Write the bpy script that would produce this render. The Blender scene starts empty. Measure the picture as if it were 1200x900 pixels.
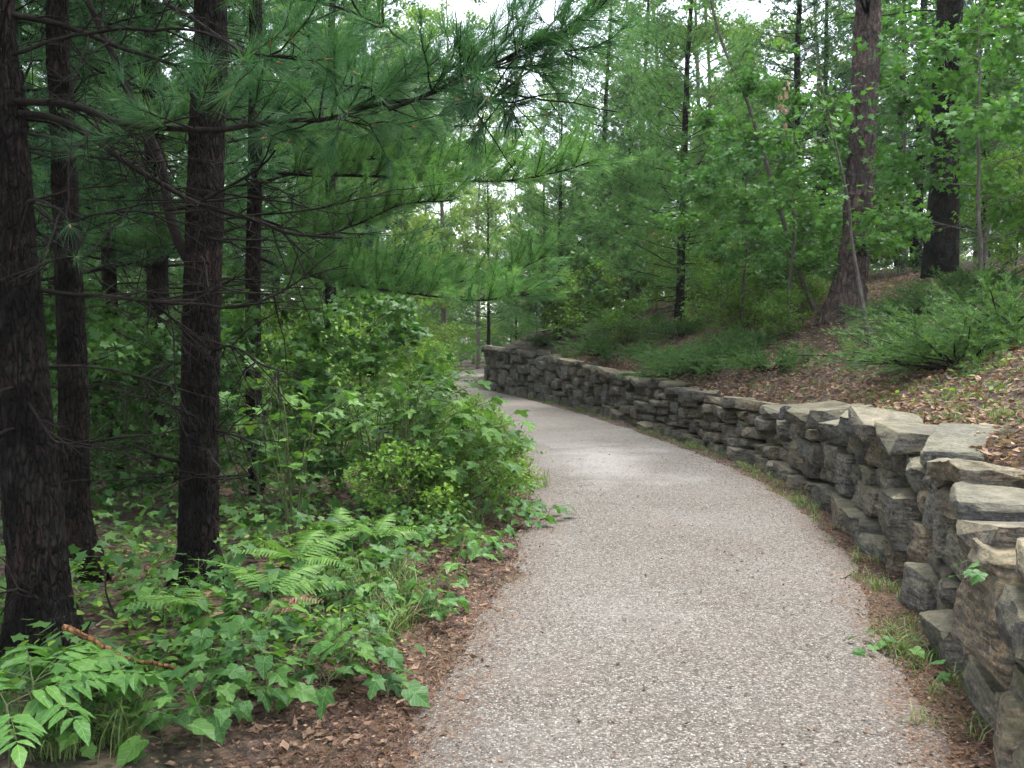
import bpy, bmesh, math, random
import numpy as np
from mathutils import Vector, Matrix, Quaternion

R = math.radians
S = bpy.context.scene
COL = S.collection

# ---------------------------------------------------------------- camera
CAM_H, FPX, HOR = 1.6, 1050.0, 400.0
PITCH = math.atan((450.0 - HOR) / FPX)
cd = bpy.data.cameras.new('camera'); cam = bpy.data.objects.new('camera', cd); COL.objects.link(cam)
cam.location = (0, 0, CAM_H); cam.rotation_euler = (math.pi / 2 - PITCH, 0, 0)
cd.sensor_width = 36.0; cd.lens = 36.0 * FPX / 1200.0; cd.clip_start = 0.05; cd.clip_end = 2000
S.camera = cam

# ---------------------------------------------------------------- sky, sun, exposure
SUN_EL, SUN_AZ = R(72), R(50)          # azimuth measured clockwise from +Y (the view direction)
w = bpy.data.worlds.new('World'); S.world = w; w.use_nodes = True
nt = w.node_tree; nt.nodes.clear()
sky = nt.nodes.new('ShaderNodeTexSky'); sky.sky_type = 'NISHITA'; sky.sun_disc = False
sky.sun_elevation = SUN_EL; sky.sun_rotation = SUN_AZ; sky.dust_density = 1.2; sky.air_density = 1.2
hs = nt.nodes.new('ShaderNodeHueSaturation'); hs.inputs['Saturation'].default_value = 0.40
bg = nt.nodes.new('ShaderNodeBackground'); bg.inputs['Strength'].default_value = 0.15
wo = nt.nodes.new('ShaderNodeOutputWorld')
nt.links.new(sky.outputs[0], hs.inputs['Color']); nt.links.new(hs.outputs[0], bg.inputs['Color']); nt.links.new(bg.outputs[0], wo.inputs['Surface'])
sd_ = bpy.data.lights.new('sun', 'SUN'); sd_.energy = 1.5; sd_.angle = R(22); sd_.color = (1.0, 0.975, 0.94)
sun = bpy.data.objects.new('sun', sd_); COL.objects.link(sun)
sdir = Vector((math.sin(SUN_AZ) * math.cos(SUN_EL), math.cos(SUN_AZ) * math.cos(SUN_EL), math.sin(SUN_EL)))
sun.rotation_euler = sdir.to_track_quat('Z', 'Y').to_euler(); sun.location = (0, 0, 60)
S.view_settings.view_transform = 'Standard'; S.view_settings.look = 'None'
S.view_settings.exposure = 2.52; S.view_settings.gamma = 1.0; S.view_settings.use_curve_mapping = False
S.render.engine = 'CYCLES'
c = S.cycles
c.max_bounces = 5; c.diffuse_bounces = 3; c.glossy_bounces = 1; c.transmission_bounces = 2; c.transparent_max_bounces = 4
c.caustics_reflective = False; c.caustics_refractive = False; c.use_denoising = True; c.use_adaptive_sampling = True; c.adaptive_threshold = 0.03

# ---------------------------------------------------------------- numeric helpers
rng = np.random.default_rng(7)
_FW = np.array([0, math.cos(PITCH), -math.sin(PITCH)]); _UP = np.array([0, math.sin(PITCH), math.cos(PITCH)])
def ray(u, v): return np.array([(u - 600) / FPX, 0, 0]) + _UP * (-(v - 450) / FPX) + _FW
def at(u, v, y):
    r = ray(u, v); return np.array([0, 0, CAM_H]) + r * (y / r[1])
_HT = np.random.default_rng(99).random(65536)
def _hash(i, j, k): return _HT[((i * 73856093) ^ (j * 19349663) ^ (k * 83492791)) & 65535]
def vnoise(P):
    P = np.asarray(P, float); f = np.floor(P).astype(np.int64); t = P - f; t = t * t * (3 - 2 * t)
    x, y, z = f[..., 0], f[..., 1], f[..., 2]; a, b, g = t[..., 0], t[..., 1], t[..., 2]; o = 0
    for dx in (0, 1):
        for dy in (0, 1):
            for dz in (0, 1):
                o = o + _hash(x + dx, y + dy, z + dz) * (a if dx else 1 - a) * (b if dy else 1 - b) * (g if dz else 1 - g)
    return o * 2 - 1
def fbm(P, oct=4):
    P = np.asarray(P, float); s = 0; a = 1; n = 0
    for i in range(oct):
        s = s + a * vnoise(P * 2 ** i + 17.3 * i); n += a; a *= .5
    return s / n
def nrm(a): return a / np.maximum(np.linalg.norm(a, axis=-1, keepdims=True), 1e-9)
def unit(n, g=rng): return nrm(g.normal(size=(n, 3)))
def catmull(P, step):
    P = np.asarray(P, float); P = np.vstack([2 * P[0] - P[1], P, 2 * P[-1] - P[-2]]); out = []
    for i in range(1, len(P) - 2):
        n = max(2, int(np.linalg.norm(P[i + 1] - P[i]) / step)); t = np.linspace(0, 1, n, endpoint=False)[:, None]
        a, b, c_, d = P[i - 1], P[i], P[i + 1], P[i + 2]
        out.append(.5 * (2 * b + (c_ - a) * t + (2 * a - 5 * b + 4 * c_ - d) * t ** 2 + (3 * b - a - 3 * c_ + d) * t ** 3))
    out.append(P[-2:-1]); return np.vstack(out)

class Buf:
    def __init__(s): s.V = []; s.F = []; s.T = []; s.n = 0
    def add(s, v, f, t=None):
        v = np.asarray(v, np.float32).reshape(-1, 3); f = np.asarray(f, np.int32).reshape(-1, 3)
        s.V.append(v); s.F.append(f + s.n); s.n += len(v)
        if t is None: t = 0.5
        s.T.append(np.broadcast_to(np.asarray(t, np.float32), (len(v),)) if np.ndim(t) < 2 else t)
    def mesh(s, name, mat, smooth=False):
        me = bpy.data.meshes.new(name)
        if s.n == 0: return me
        V = np.concatenate(s.V); F = np.concatenate(s.F); T = np.concatenate(s.T)
        me.vertices.add(len(V)); me.vertices.foreach_set('co', V.ravel())
        me.loops.add(len(F) * 3); me.loops.foreach_set('vertex_index', F.ravel())
        me.polygons.add(len(F)); me.polygons.foreach_set('loop_start', np.arange(0, len(F) * 3, 3, dtype=np.int32))
        me.polygons.foreach_set('use_smooth', np.full(len(F), smooth, dtype=bool))
        a = me.attributes.new('tint', 'FLOAT', 'POINT'); a.data.foreach_set('value', T.astype(np.float32))
        me.update(calc_edges=True); me.materials.append(mat); return me

def obj(name, me, parent=None, loc=(0, 0, 0), rot=(0, 0, 0), scale=(1, 1, 1)):
    o = bpy.data.objects.new(name, me); COL.objects.link(o); o.location = loc; o.rotation_euler = rot; o.scale = scale
    if parent is not None: o.parent = parent
    return o
def tag(o, label, cat, group=None):
    o['label'] = label; o['category'] = cat
    if group: o['group'] = group
    return o
def thing(name, loc, label, cat, group=None, rz=0, s=1.0):
    o = bpy.data.objects.new(name, None); COL.objects.link(o); o.empty_display_size = .1
    o.location = tuple(float(q) for q in loc); o.rotation_euler = (0, 0, rz); o.scale = (s, s, s); return tag(o, label, cat, group)
def struct(name, me): o = obj(name, me); o['kind'] = 'structure'; return o
def stuff(name, me, label, cat): o = obj(name, me); o['kind'] = 'stuff'; tag(o, label, cat); return o

def tube(b, P, r, n=6, t=.5, cap=True):
    P = np.asarray(P, float); r = np.broadcast_to(np.asarray(r, float), (len(P),))
    d = nrm(np.gradient(P, axis=0)); ref = np.array([0, 0, 1.]) if abs(d[:, 2].mean()) < .8 else np.array([1., 0, 0])
    a = nrm(np.cross(d, ref)); e = np.cross(d, a); th = np.arange(n) * 2 * math.pi / n
    V = P[:, None, :] + r[:, None, None] * (np.cos(th)[None, :, None] * a[:, None, :] + np.sin(th)[None, :, None] * e[:, None, :])
    m = len(P); i = np.arange(m - 1)[:, None] * n; j = np.arange(n)[None, :]; k = (j + 1) % n
    q = np.stack([i + j, i + k, i + n + k, i + j, i + n + k, i + n + j], -1).reshape(-1, 3)
    V = V.reshape(-1, 3)
    if cap:
        V = np.vstack([V, P[-1:] + d[-1] * r[-1] * .6]); jj = np.arange(n)
        q = np.vstack([q, np.stack([(m - 1) * n + jj, (m - 1) * n + (jj + 1) % n, np.full(n, m * n)], -1)])
    b.add(V, q, t)

def needles(b, P, D, n, L, wd, spread=(.25, 1.2), droop=.15, g=rng, tint=None, jit=.25):
    """bundles of thin needle blades: P,D (k,3) tuft bases and directions"""
    P = np.repeat(P, n, 0); Dn = np.repeat(nrm(D), n, 0); k = len(P)
    tt = np.repeat(g.random(k // n) if tint is None else tint, n)
    th = g.uniform(spread[0], spread[1], k)[:, None]; per = nrm(np.cross(Dn, unit(k, g)))
    d = nrm(Dn * np.cos(th) + per * np.sin(th) - np.array([0, 0, droop])); l = (L * g.uniform(1 - jit, 1 + jit, k))[:, None]
    P = P + Dn * (g.uniform(-.35, .35, k)[:, None] * L * .5)
    s = nrm(np.cross(d, unit(k, g))) * wd * .5
    V = np.stack([P - s, P + s, P + d * l - np.array([0, 0, droop * .2]) * l], 1).reshape(-1, 3)
    F = np.arange(k * 3).reshape(-1, 3)
    b.add(V, F, np.repeat(np.clip(tt + g.normal(0, .1, k), 0, 1), 3))

def scatter(b, tv, tf, C, A, N, Sz, tint):
    """template copies: C centres, A length axis, N normal, Sz sizes"""
    A = nrm(A); N = nrm(N - A * (A * N).sum(-1, keepdims=True)); B = np.cross(N, A); k = len(C); m = len(tv)
    Sz = np.asarray(Sz)[:, None, None]
    V = C[:, None, :] + Sz * (tv[None, :, 0:1] * A[:, None] + tv[None, :, 1:2] * B[:, None] + tv[None, :, 2:3] * N[:, None])
    F = tf[None] + (np.arange(k) * m)[:, None, None]
    b.add(V.reshape(-1, 3), F.reshape(-1, 3), np.repeat(tint, m))

# leaf templates (x along the blade, y across, z up)
def fan(half, cx, fold=.16, droop=.22):
    up = [(x, y) for x, y in half]; dn = [(x, -y) for x, y in reversed(half[1:-1])]; ol = up + dn
    v = [(cx, 0, 0)] + [(x, y, 0) for x, y in ol]
    v = np.array(v, float); v[:, 2] = fold * np.abs(v[:, 1]) - droop * np.maximum(v[:, 0], 0) ** 2 - .25 * np.abs(v[:, 1]) ** 2
    n = len(ol); f = np.array([(0, 1 + i, 1 + (i + 1) % n) for i in range(n)]); return v, f
MAPLE = fan([(0, 0), (-.10, .16), (.02, .26), (.00, .46), (.20, .34), (.34, .40), (.58, .56), (.54, .30), (.64, .18), (.78, .20), (1, 0)], .3)
GRAPE = fan([(.0, 0), (-.14, .22), (-.04, .44), (.18, .46), (.30, .42), (.48, .52), (.66, .34), (.72, .24), (.84, .16), (1, 0)], .3, .14, .25)
MAPLE_S = fan([(0, 0), (.0, .40), (.25, .28), (.55, .52), (.6, .2), (1, 0)], .3)
OVAL = fan([(0, 0), (.15, .15), (.42, .24), (.75, .16), (1, 0)], .4, .2, .15)
RHOMB = (np.array([(0, 0, 0), (.45, .27, .07), (1, 0, -.08), (.45, -.27, .07)], float), np.array([(0, 2, 1), (0, 3, 2)]))
CURL = (np.array([(0, 0, 0.05), (.4, .3, .12), (1, .05, .16), (.5, -.28, .1), (.45, 0, -.03)], float), np.array([(0, 4, 1), (1, 4, 2), (2, 4, 3), (3, 4, 0)]))

# ---------------------------------------------------------------- materials
def mat(name):
    m = bpy.data.materials.new(name); m.use_nodes = True; n = m.node_tree; n.nodes.clear()
    return m, n, n.nodes.new('ShaderNodeOutputMaterial')
def N(n, t, **kw):
    x = n.nodes.new(t)
    for k, v in kw.items(): setattr(x, k, v)
    return x
def ramp(n, fac, stops):
    r = N(n, 'ShaderNodeValToRGB'); e = r.color_ramp.elements
    e[0].position, e[0].color = stops[0][0], (*stops[0][1], 1); e[1].position, e[1].color = stops[-1][0], (*stops[-1][1], 1)
    for p, c_ in stops[1:-1]:
        q = e.new(p); q.color = (*c_, 1)
    n.links.new(fac, r.inputs[0]); return r.outputs[0]
def noise(n, vec, scale, detail=4, rough=.55):
    x = N(n, 'ShaderNodeTexNoise'); x.inputs['Scale'].default_value = scale; x.inputs['Detail'].default_value = detail
    x.inputs['Roughness'].default_value = rough; n.links.new(vec, x.inputs['Vector']); return x.outputs['Fac']
def mix(n, fac, a, b, mode='MIX'):
    x = N(n, 'ShaderNodeMix', data_type='RGBA', blend_type=mode); 
    if isinstance(fac, float): x.inputs[0].default_value = fac
    else: n.links.new(fac, x.inputs[0])
    for i, s in ((6, a), (7, b)):
        if isinstance(s, tuple): x.inputs[i].default_value = (*s, 1)
        else: n.links.new(s, x.inputs[i])
    return x.outputs[2]
def mth(n, op, a, b=0.0):
    x = N(n, 'ShaderNodeMath', operation=op)
    for i, s in enumerate((a, b)):
        if isinstance(s, (int, float)): x.inputs[i].default_value = s
        else: n.links.new(s, x.inputs[i])
    return x.outputs[0]

def leaf_mat(name, dark, midc, lite, transl=.35, rough=.5, objrand=False, spec=.2):
    m, n, out = mat(name)
    if objrand: fac = N(n, 'ShaderNodeObjectInfo').outputs['Random']
    else: a = N(n, 'ShaderNodeAttribute'); a.attribute_name = 'tint'; fac = a.outputs['Fac']
    col = ramp(n, fac, [(0, dark), (.5, midc), (1, lite)])
    g = N(n, 'ShaderNodeNewGeometry'); nz = noise(n, g.outputs['Position'], 9.0, 2)
    col = mix(n, mth(n, 'MULTIPLY', nz, .5), col, tuple(x * .55 for x in midc))
    if objrand:
        sx = N(n, 'ShaderNodeSeparateXYZ'); n.links.new(N(n, 'ShaderNodeTexCoord').outputs['Object'], sx.inputs[0]); ay_ = mth(n, 'ABSOLUTE', sx.outputs[1])
        lat = mth(n, 'LESS_THAN', mth(n, 'FRACT', mth(n, 'MULTIPLY', mth(n, 'SUBTRACT', sx.outputs[0], mth(n, 'MULTIPLY', ay_, .9)), 5.0)), .10); mid = mth(n, 'LESS_THAN', ay_, .014)
        col = mix(n, mth(n, 'MULTIPLY', mth(n, 'MAXIMUM', lat, mid), .30), col, tuple(min(1, x * 2.0) for x in lite))
        spot_ = ramp(n, noise(n, g.outputs['Position'], 38, 3), [(.66, (0, 0, 0)), (.72, (1, 1, 1))]); col = mix(n, mth(n, 'MULTIPLY', spot_, .45), col, (.16, .12, .05))
    p = N(n, 'ShaderNodeBsdfPrincipled'); n.links.new(col, p.inputs['Base Color']); p.inputs['Roughness'].default_value = rough
    p.inputs['Specular IOR Level'].default_value = spec
    t = N(n, 'ShaderNodeBsdfTranslucent'); n.links.new(mix(n, 1.0, col, (1.25, 1.35, .7), 'MULTIPLY'), t.inputs['Color'])
    ms = N(n, 'ShaderNodeMixShader'); ms.inputs[0].default_value = transl
    n.links.new(p.outputs[0], ms.inputs[1]); n.links.new(t.outputs[0], ms.inputs[2]); n.links.new(ms.outputs[0], out.inputs[0]); return m

M = {}
M['needle'] = leaf_mat('pine needles', (0.026, 0.079, 0.034), (0.047, 0.127, 0.051), (0.086, 0.187, 0.066), .30)
M['needle_soft'] = leaf_mat('soft pine needles', (0.065, 0.157, 0.055), (0.102, 0.224, 0.071), (0.162, 0.298, 0.086), .38)
M['juniper'] = leaf_mat('juniper sprays', (0.041, 0.096, 0.031), (0.075, 0.157, 0.044), (0.135, 0.231, 0.058), .25)
M['maple'] = leaf_mat('maple leaves', (0.049, 0.131, 0.031), (0.075, 0.193, 0.039), (0.127, 0.267, 0.048), .38)
M['maple_dark'] = leaf_mat('dark understory leaves', (0.033, 0.088, 0.026), (0.054, 0.132, 0.032), (0.090, 0.182, 0.041), .35)
M['broad'] = leaf_mat('aspen leaves', (0.106, 0.182, 0.046), (0.163, 0.259, 0.064), (0.237, 0.330, 0.087), .45)
M['shrub'] = leaf_mat('light shrub leaves', (0.075, 0.165, 0.028), (0.125, 0.237, 0.035), (0.200, 0.314, 0.046), .38)
M['rust'] = leaf_mat('browned shrub leaves', (.060, .090, .030), (.13, .105, .04), (.20, .10, .05), .3)
M['leaf1'] = leaf_mat('maple seedling leaf', (.038, .098, .030), (.060, .145, .036), (.112, .220, .044), .35, .45, True)
M['leaf2'] = leaf_mat('bush maple leaf', (0.044, 0.105, 0.028), (0.069, 0.160, 0.033), (0.119, 0.226, 0.041), .35, .45, True)
M['leaf3'] = leaf_mat('pinnate leaflet', (.062, .155, .038), (.085, .195, .045), (.120, .245, .05), .38, .45, True)
M['fern'] = leaf_mat('fern fronds', (0.075, 0.165, 0.037), (0.106, 0.215, 0.046), (0.156, 0.264, 0.055), .35, .5)
M['grass'] = leaf_mat('grass blades', (.055, .115, .030), (.110, .185, .050), (.240, .240, .105), .3)
M['litter'] = leaf_mat('dead leaves', (.045, .026, .018), (.150, .086, .054), (.40, .27, .175), .12, .7)
M['brown_needles'] = leaf_mat('fallen pine needles', (.085, .042, .022), (.17, .088, .045), (.27, .15, .08), .05, .7)
M['dead_fern'] = leaf_mat('browned fern', (.16, .10, .06), (.24, .15, .09), (.33, .21, .14), .15, .7)

def bark_mat(name, deep, base, plate, sx=26, sz=5, lichen=(.10, .12, .09), la=.25, bump=.9):
    m, n, out = mat(name); tc = N(n, 'ShaderNodeNewGeometry')
    mp = N(n, 'ShaderNodeMapping'); mp.inputs['Scale'].default_value = (1, 1, sz / sx); n.links.new(tc.outputs['Position'], mp.inputs[0])
    vor = N(n, 'ShaderNodeTexVoronoi', feature='DISTANCE_TO_EDGE'); vor.inputs['Scale'].default_value = sx
    wob = N(n, 'ShaderNodeVectorMath', operation='ADD'); nn = N(n, 'ShaderNodeTexNoise'); nn.inputs['Scale'].default_value = 14; n.links.new(mp.outputs[0], nn.inputs['Vector'])
    sc = N(n, 'ShaderNodeVectorMath', operation='SCALE'); sc.inputs['Scale'].default_value = .05; n.links.new(nn.outputs['Color'], sc.inputs[0])
    n.links.new(mp.outputs[0], wob.inputs[0]); n.links.new(sc.outputs[0], wob.inputs[1]); n.links.new(wob.outputs[0], vor.inputs['Vector'])
    crack = ramp(n, vor.outputs['Distance'], [(0, (0, 0, 0)), (.18, (1, 1, 1))])
    fine = noise(n, mp.outputs[0], 60, 5, .7); big = noise(n, tc.outputs['Position'], 3.2, 3)
    col = ramp(n, mth(n, 'ADD', mth(n, 'MULTIPLY', fine, .6), mth(n, 'MULTIPLY', big, .4)), [(.3, deep), (.5, base), (.72, plate)])
    col = mix(n, mth(n, 'MULTIPLY', ramp(n, noise(n, tc.outputs['Position'], 7, 5, .65), [(.52, (0, 0, 0)), (.62, (1, 1, 1))]), la), col, lichen)
    col = mix(n, mth(n, 'MULTIPLY', mth(n, 'SUBTRACT', 1.0, crack), .55), col, deep)
    p = N(n, 'ShaderNodeBsdfPrincipled'); n.links.new(col, p.inputs['Base Color']); p.inputs['Roughness'].default_value = .95; p.inputs['Specular IOR Level'].default_value = .08
    bp = N(n, 'ShaderNodeBump'); bp.inputs['Strength'].default_value = bump; bp.inputs['Distance'].default_value = .02
    n.links.new(mth(n, 'ADD', crack, fine), bp.inputs['Height']); n.links.new(bp.outputs[0], p.inputs['Normal']); n.links.new(p.outputs[0], out.inputs[0]); return m
M['bark'] = bark_mat('dark pine bark', (.004, .0035, .003), (.011, .0085, .0075), (.060, .038, .029), 40, 9, (.035, .038, .030), .35)
M['bark_red'] = bark_mat('red pine bark', (.022, .017, .016), (.070, .052, .046), (.23, .15, .12), 11, 4, (.16, .17, .14), .2)
M['bark_grey'] = bark_mat('smooth grey bark', (.045, .038, .032), (.095, .080, .068), (.16, .14, .12), 50, 12, (.2, .22, .18), .4, .3)
M['bark_pale'] = bark_mat('pale aspen bark', (.09, .07, .06), (.19, .155, .135), (.29, .25, .22), 40, 14, (.2, .22, .17), .3, .3)
M['twig'] = bark_mat('dead twig bark', (.007, .006, .005), (.016, .013, .011), (.040, .032, .027), 90, 30, (.04, .042, .034), .2, .3)
M['stem'] = bark_mat('green brown stems', (.05, .06, .03), (.08, .10, .04), (.12, .14, .06), 60, 12, bump=.2)
M['broken'] = bark_mat('peeled orange wood', (.10, .05, .025), (.24, .12, .055), (.36, .20, .10), 40, 8, (.1, .1, .08), .2)

def gravel_mat():
    m, n, out = mat('crushed stone gravel'); g = N(n, 'ShaderNodeNewGeometry'); P = g.outputs['Position']
    def vor(s, f='F1'):
        v = N(n, 'ShaderNodeTexVoronoi', feature=f); v.inputs['Scale'].default_value = s; n.links.new(P, v.inputs['Vector']); return v
    v1 = vor(105); v2 = vor(52); v3 = vor(220)
    s1 = N(n, 'ShaderNodeSeparateColor'); n.links.new(v1.outputs['Color'], s1.inputs[0]); s2 = N(n, 'ShaderNodeSeparateColor'); n.links.new(v2.outputs['Color'], s2.inputs[0])
    c1 = ramp(n, s1.outputs[0], [(0, (.034, .027, .022)), (.3, (.068, .057, .045)), (.7, (.138, .119, .096)), (1, (.33, .305, .265))])
    c2 = ramp(n, s2.outputs[1], [(0, (.042, .034, .028)), (.5, (.098, .083, .067)), (1, (.205, .188, .162))])
    col = mix(n, .35, c1, c2)
    gap = ramp(n, v1.outputs['Distance'], [(.35, (1, 1, 1)), (.75, (.35, .33, .31))]); col = mix(n, .55, col, mix(n, 1.0, col, gap, 'MULTIPLY'))
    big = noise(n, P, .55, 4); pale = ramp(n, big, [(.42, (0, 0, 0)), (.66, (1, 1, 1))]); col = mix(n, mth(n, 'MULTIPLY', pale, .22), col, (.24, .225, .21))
    dirt = ramp(n, noise(n, P, 1.9, 5, .6), [(.50, (0, 0, 0)), (.72, (1, 1, 1))]); col = mix(n, mth(n, 'MULTIPLY', dirt, .35), col, (.115, .085, .064))
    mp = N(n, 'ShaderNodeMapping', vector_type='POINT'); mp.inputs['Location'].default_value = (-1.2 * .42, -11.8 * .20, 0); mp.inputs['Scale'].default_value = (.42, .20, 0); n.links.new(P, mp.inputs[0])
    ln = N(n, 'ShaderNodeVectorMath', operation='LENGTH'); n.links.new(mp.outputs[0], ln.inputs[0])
    dry = ramp(n, mth(n, 'ADD', ln.outputs['Value'], mth(n, 'MULTIPLY', noise(n, P, 1.3, 4), 1.1)), [(.55, (1, 1, 1)), (1.65, (0, 0, 0))]); col = mix(n, mth(n, 'MULTIPLY', dry, .55), col, (.29, .27, .245))  # dry: pool of canopy-gap light on the path, painted into the gravel colour
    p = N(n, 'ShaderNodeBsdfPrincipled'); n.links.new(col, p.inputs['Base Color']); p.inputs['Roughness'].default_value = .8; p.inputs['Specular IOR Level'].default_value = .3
    b = N(n, 'ShaderNodeBump'); b.inputs['Strength'].default_value = .9; b.inputs['Distance'].default_value = .006
    h = mth(n, 'ADD', mth(n, 'MULTIPLY', v1.outputs['Distance'], -1.0), mth(n, 'MULTIPLY', v2.outputs['Distance'], -.8))
    n.links.new(mth(n, 'ADD', h, mth(n, 'MULTIPLY', v3.outputs['Distance'], -.5)), b.inputs['Height']); n.links.new(b.outputs[0], p.inputs['Normal']); n.links.new(p.outputs[0], out.inputs[0]); return m
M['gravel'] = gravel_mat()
def pebble_mat():
    m, n, out = mat('loose gravel stones'); a = N(n, 'ShaderNodeAttribute'); a.attribute_name = 'tint'
    col = ramp(n, a.outputs['Fac'], [(0, (.045, .036, .029)), (.35, (.080, .066, .053)), (.75, (.155, .134, .114)), (1, (.35, .32, .29))])
    p = N(n, 'ShaderNodeBsdfPrincipled'); n.links.new(col, p.inputs['Base Color']); p.inputs['Roughness'].default_value = .75; n.links.new(p.outputs[0], out.inputs[0]); return m
M['pebble'] = pebble_mat()
def floor_mat():
    m, n, out = mat('forest floor'); g = N(n, 'ShaderNodeNewGeometry'); P = g.outputs['Position']
    v = N(n, 'ShaderNodeTexVoronoi'); v.inputs['Scale'].default_value = 26; n.links.new(P, v.inputs['Vector']); s = N(n, 'ShaderNodeSeparateColor'); n.links.new(v.outputs['Color'], s.inputs[0])
    f = noise(n, P, 40, 5, .7)
    col = ramp(n, mth(n, 'ADD', mth(n, 'MULTIPLY', s.outputs[0], .5), mth(n, 'MULTIPLY', f, .5)), [(.2, (.018, .013, .011)), (.5, (.050, .033, .026)), (.8, (.13, .082, .058))])
    col = mix(n, mth(n, 'MULTIPLY', ramp(n, noise(n, P, .8, 4), [(.5, (0, 0, 0)), (.68, (1, 1, 1))]), .5), col, (.045, .06, .022))
    p = N(n, 'ShaderNodeBsdfPrincipled'); n.links.new(col, p.inputs['Base Color']); p.inputs['Roughness'].default_value = .9; p.inputs['Specular IOR Level'].default_value = .2
    b = N(n, 'ShaderNodeBump'); b.inputs['Strength'].default_value = .8; b.inputs['Distance'].default_value = .02
    n.links.new(mth(n, 'ADD', f, v.outputs['Distance']), b.inputs['Height']); n.links.new(b.outputs[0], p.inputs['Normal']); n.links.new(p.outputs[0], out.inputs[0]); return m
M['floor'] = floor_mat()
def stone_mat():
    m, n, out = mat('weathered fieldstone'); tc = N(n, 'ShaderNodeTexCoord'); oi = N(n, 'ShaderNodeObjectInfo'); g = N(n, 'ShaderNodeNewGeometry')
    ad = N(n, 'ShaderNodeVectorMath', operation='ADD'); n.links.new(g.outputs['Position'], ad.inputs[0])
    cb = N(n, 'ShaderNodeCombineXYZ'); n.links.new(mth(n, 'MULTIPLY', oi.outputs['Random'], 37.0), cb.inputs[0]); n.links.new(mth(n, 'MULTIPLY', oi.outputs['Random'], 91.0), cb.inputs[2]); n.links.new(cb.outputs[0], ad.inputs[1])
    P = ad.outputs[0]
    mp = N(n, 'ShaderNodeMapping'); mp.inputs['Rotation'].default_value = (.25, .2, 0); mp.inputs['Scale'].default_value = (1, 1, 4.5); n.links.new(P, mp.inputs[0])
    st = noise(n, mp.outputs[0], 9, 6, .65); f = noise(n, P, 55, 5, .7)
    base = ramp(n, oi.outputs['Random'], [(0, (.062, .057, .049)), (.25, (.118, .103, .080)), (.5, (.082, .081, .077)), (.75, (.150, .115, .080)), (1, (.100, .096, .088))])
    col = mix(n, 1.0, base, ramp(n, st, [(.34, (.28, .27, .27)), (.5, (1, 1, 1)), (.64, (1.9, 1.75, 1.5))]), 'MULTIPLY')
    col = mix(n, 1.0, col, ramp(n, f, [(.36, (.45, .45, .45)), (.64, (1.5, 1.5, 1.5))]), 'MULTIPLY')
    lich = ramp(n, noise(n, P, 6.5, 6, .7), [(.52, (0, 0, 0)), (.60, (1, 1, 1))]); col = mix(n, mth(n, 'MULTIPLY', lich, .45), col, (.165, .160, .138))
    lv = N(n, 'ShaderNodeTexVoronoi'); lv.inputs['Scale'].default_value = 16; n.links.new(P, lv.inputs['Vector']); spk = mth(n, 'MULTIPLY', ramp(n, mth(n, 'ADD', lv.outputs['Distance'], mth(n, 'MULTIPLY', f, .3)), [(.30, (1, 1, 1)), (.38, (0, 0, 0))]), ramp(n, noise(n, P, 3.1, 2), [(.5, (0, 0, 0)), (.6, (1, 1, 1))])); col = mix(n, mth(n, 'MULTIPLY', spk, .55), col, (.26, .27, .21))
    sx = N(n, 'ShaderNodeSeparateXYZ'); n.links.new(g.outputs['Normal'], sx.inputs[0])
    up = ramp(n, mth(n, 'ADD', sx.outputs[2], mth(n, 'MULTIPLY', noise(n, P, 4, 5, .65), 1.1)), [(.75, (0, 0, 0)), (1.35, (1, 1, 1))])
    col = mix(n, mth(n, 'MULTIPLY', up, .45), col, (.125, .110, .050))
    blk = ramp(n, noise(n, P, 2.6, 5, .6), [(.5, (0, 0, 0)), (.68, (1, 1, 1))]); col = mix(n, mth(n, 'MULTIPLY', blk, .6), col, (.028, .027, .025))
    p = N(n, 'ShaderNodeBsdfPrincipled'); n.links.new(col, p.inputs['Base Color']); p.inputs['Roughness'].default_value = .8; p.inputs['Specular IOR Level'].default_value = .3
    b = N(n, 'ShaderNodeBump'); b.inputs['Strength'].default_value = 1.0; b.inputs['Distance'].default_value = .022
    n.links.new(mth(n, 'ADD', st, mth(n, 'MULTIPLY', f, .5)), b.inputs['Height']); n.links.new(b.outputs[0], p.inputs['Normal']); n.links.new(p.outputs[0], out.inputs[0]); return m
M['stone'] = stone_mat()
def plain(name, col, rough=.8):
    m, n, out = mat(name); g = N(n, 'ShaderNodeNewGeometry'); f = noise(n, g.outputs['Position'], 30, 4)
    c_ = mix(n, f, tuple(x * .6 for x in col), tuple(min(1, x * 1.4) for x in col)); p = N(n, 'ShaderNodeBsdfPrincipled'); n.links.new(c_, p.inputs['Base Color'])
    p.inputs['Roughness'].default_value = rough; n.links.new(p.outputs[0], out.inputs[0]); return m
M['earth'] = plain('dark packed earth', (.035, .026, .020)); M['pink'] = plain('pink petals', (.45, .16, .32)); M['bud'] = plain('orange pine buds', (.26, .12, .06))

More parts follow.
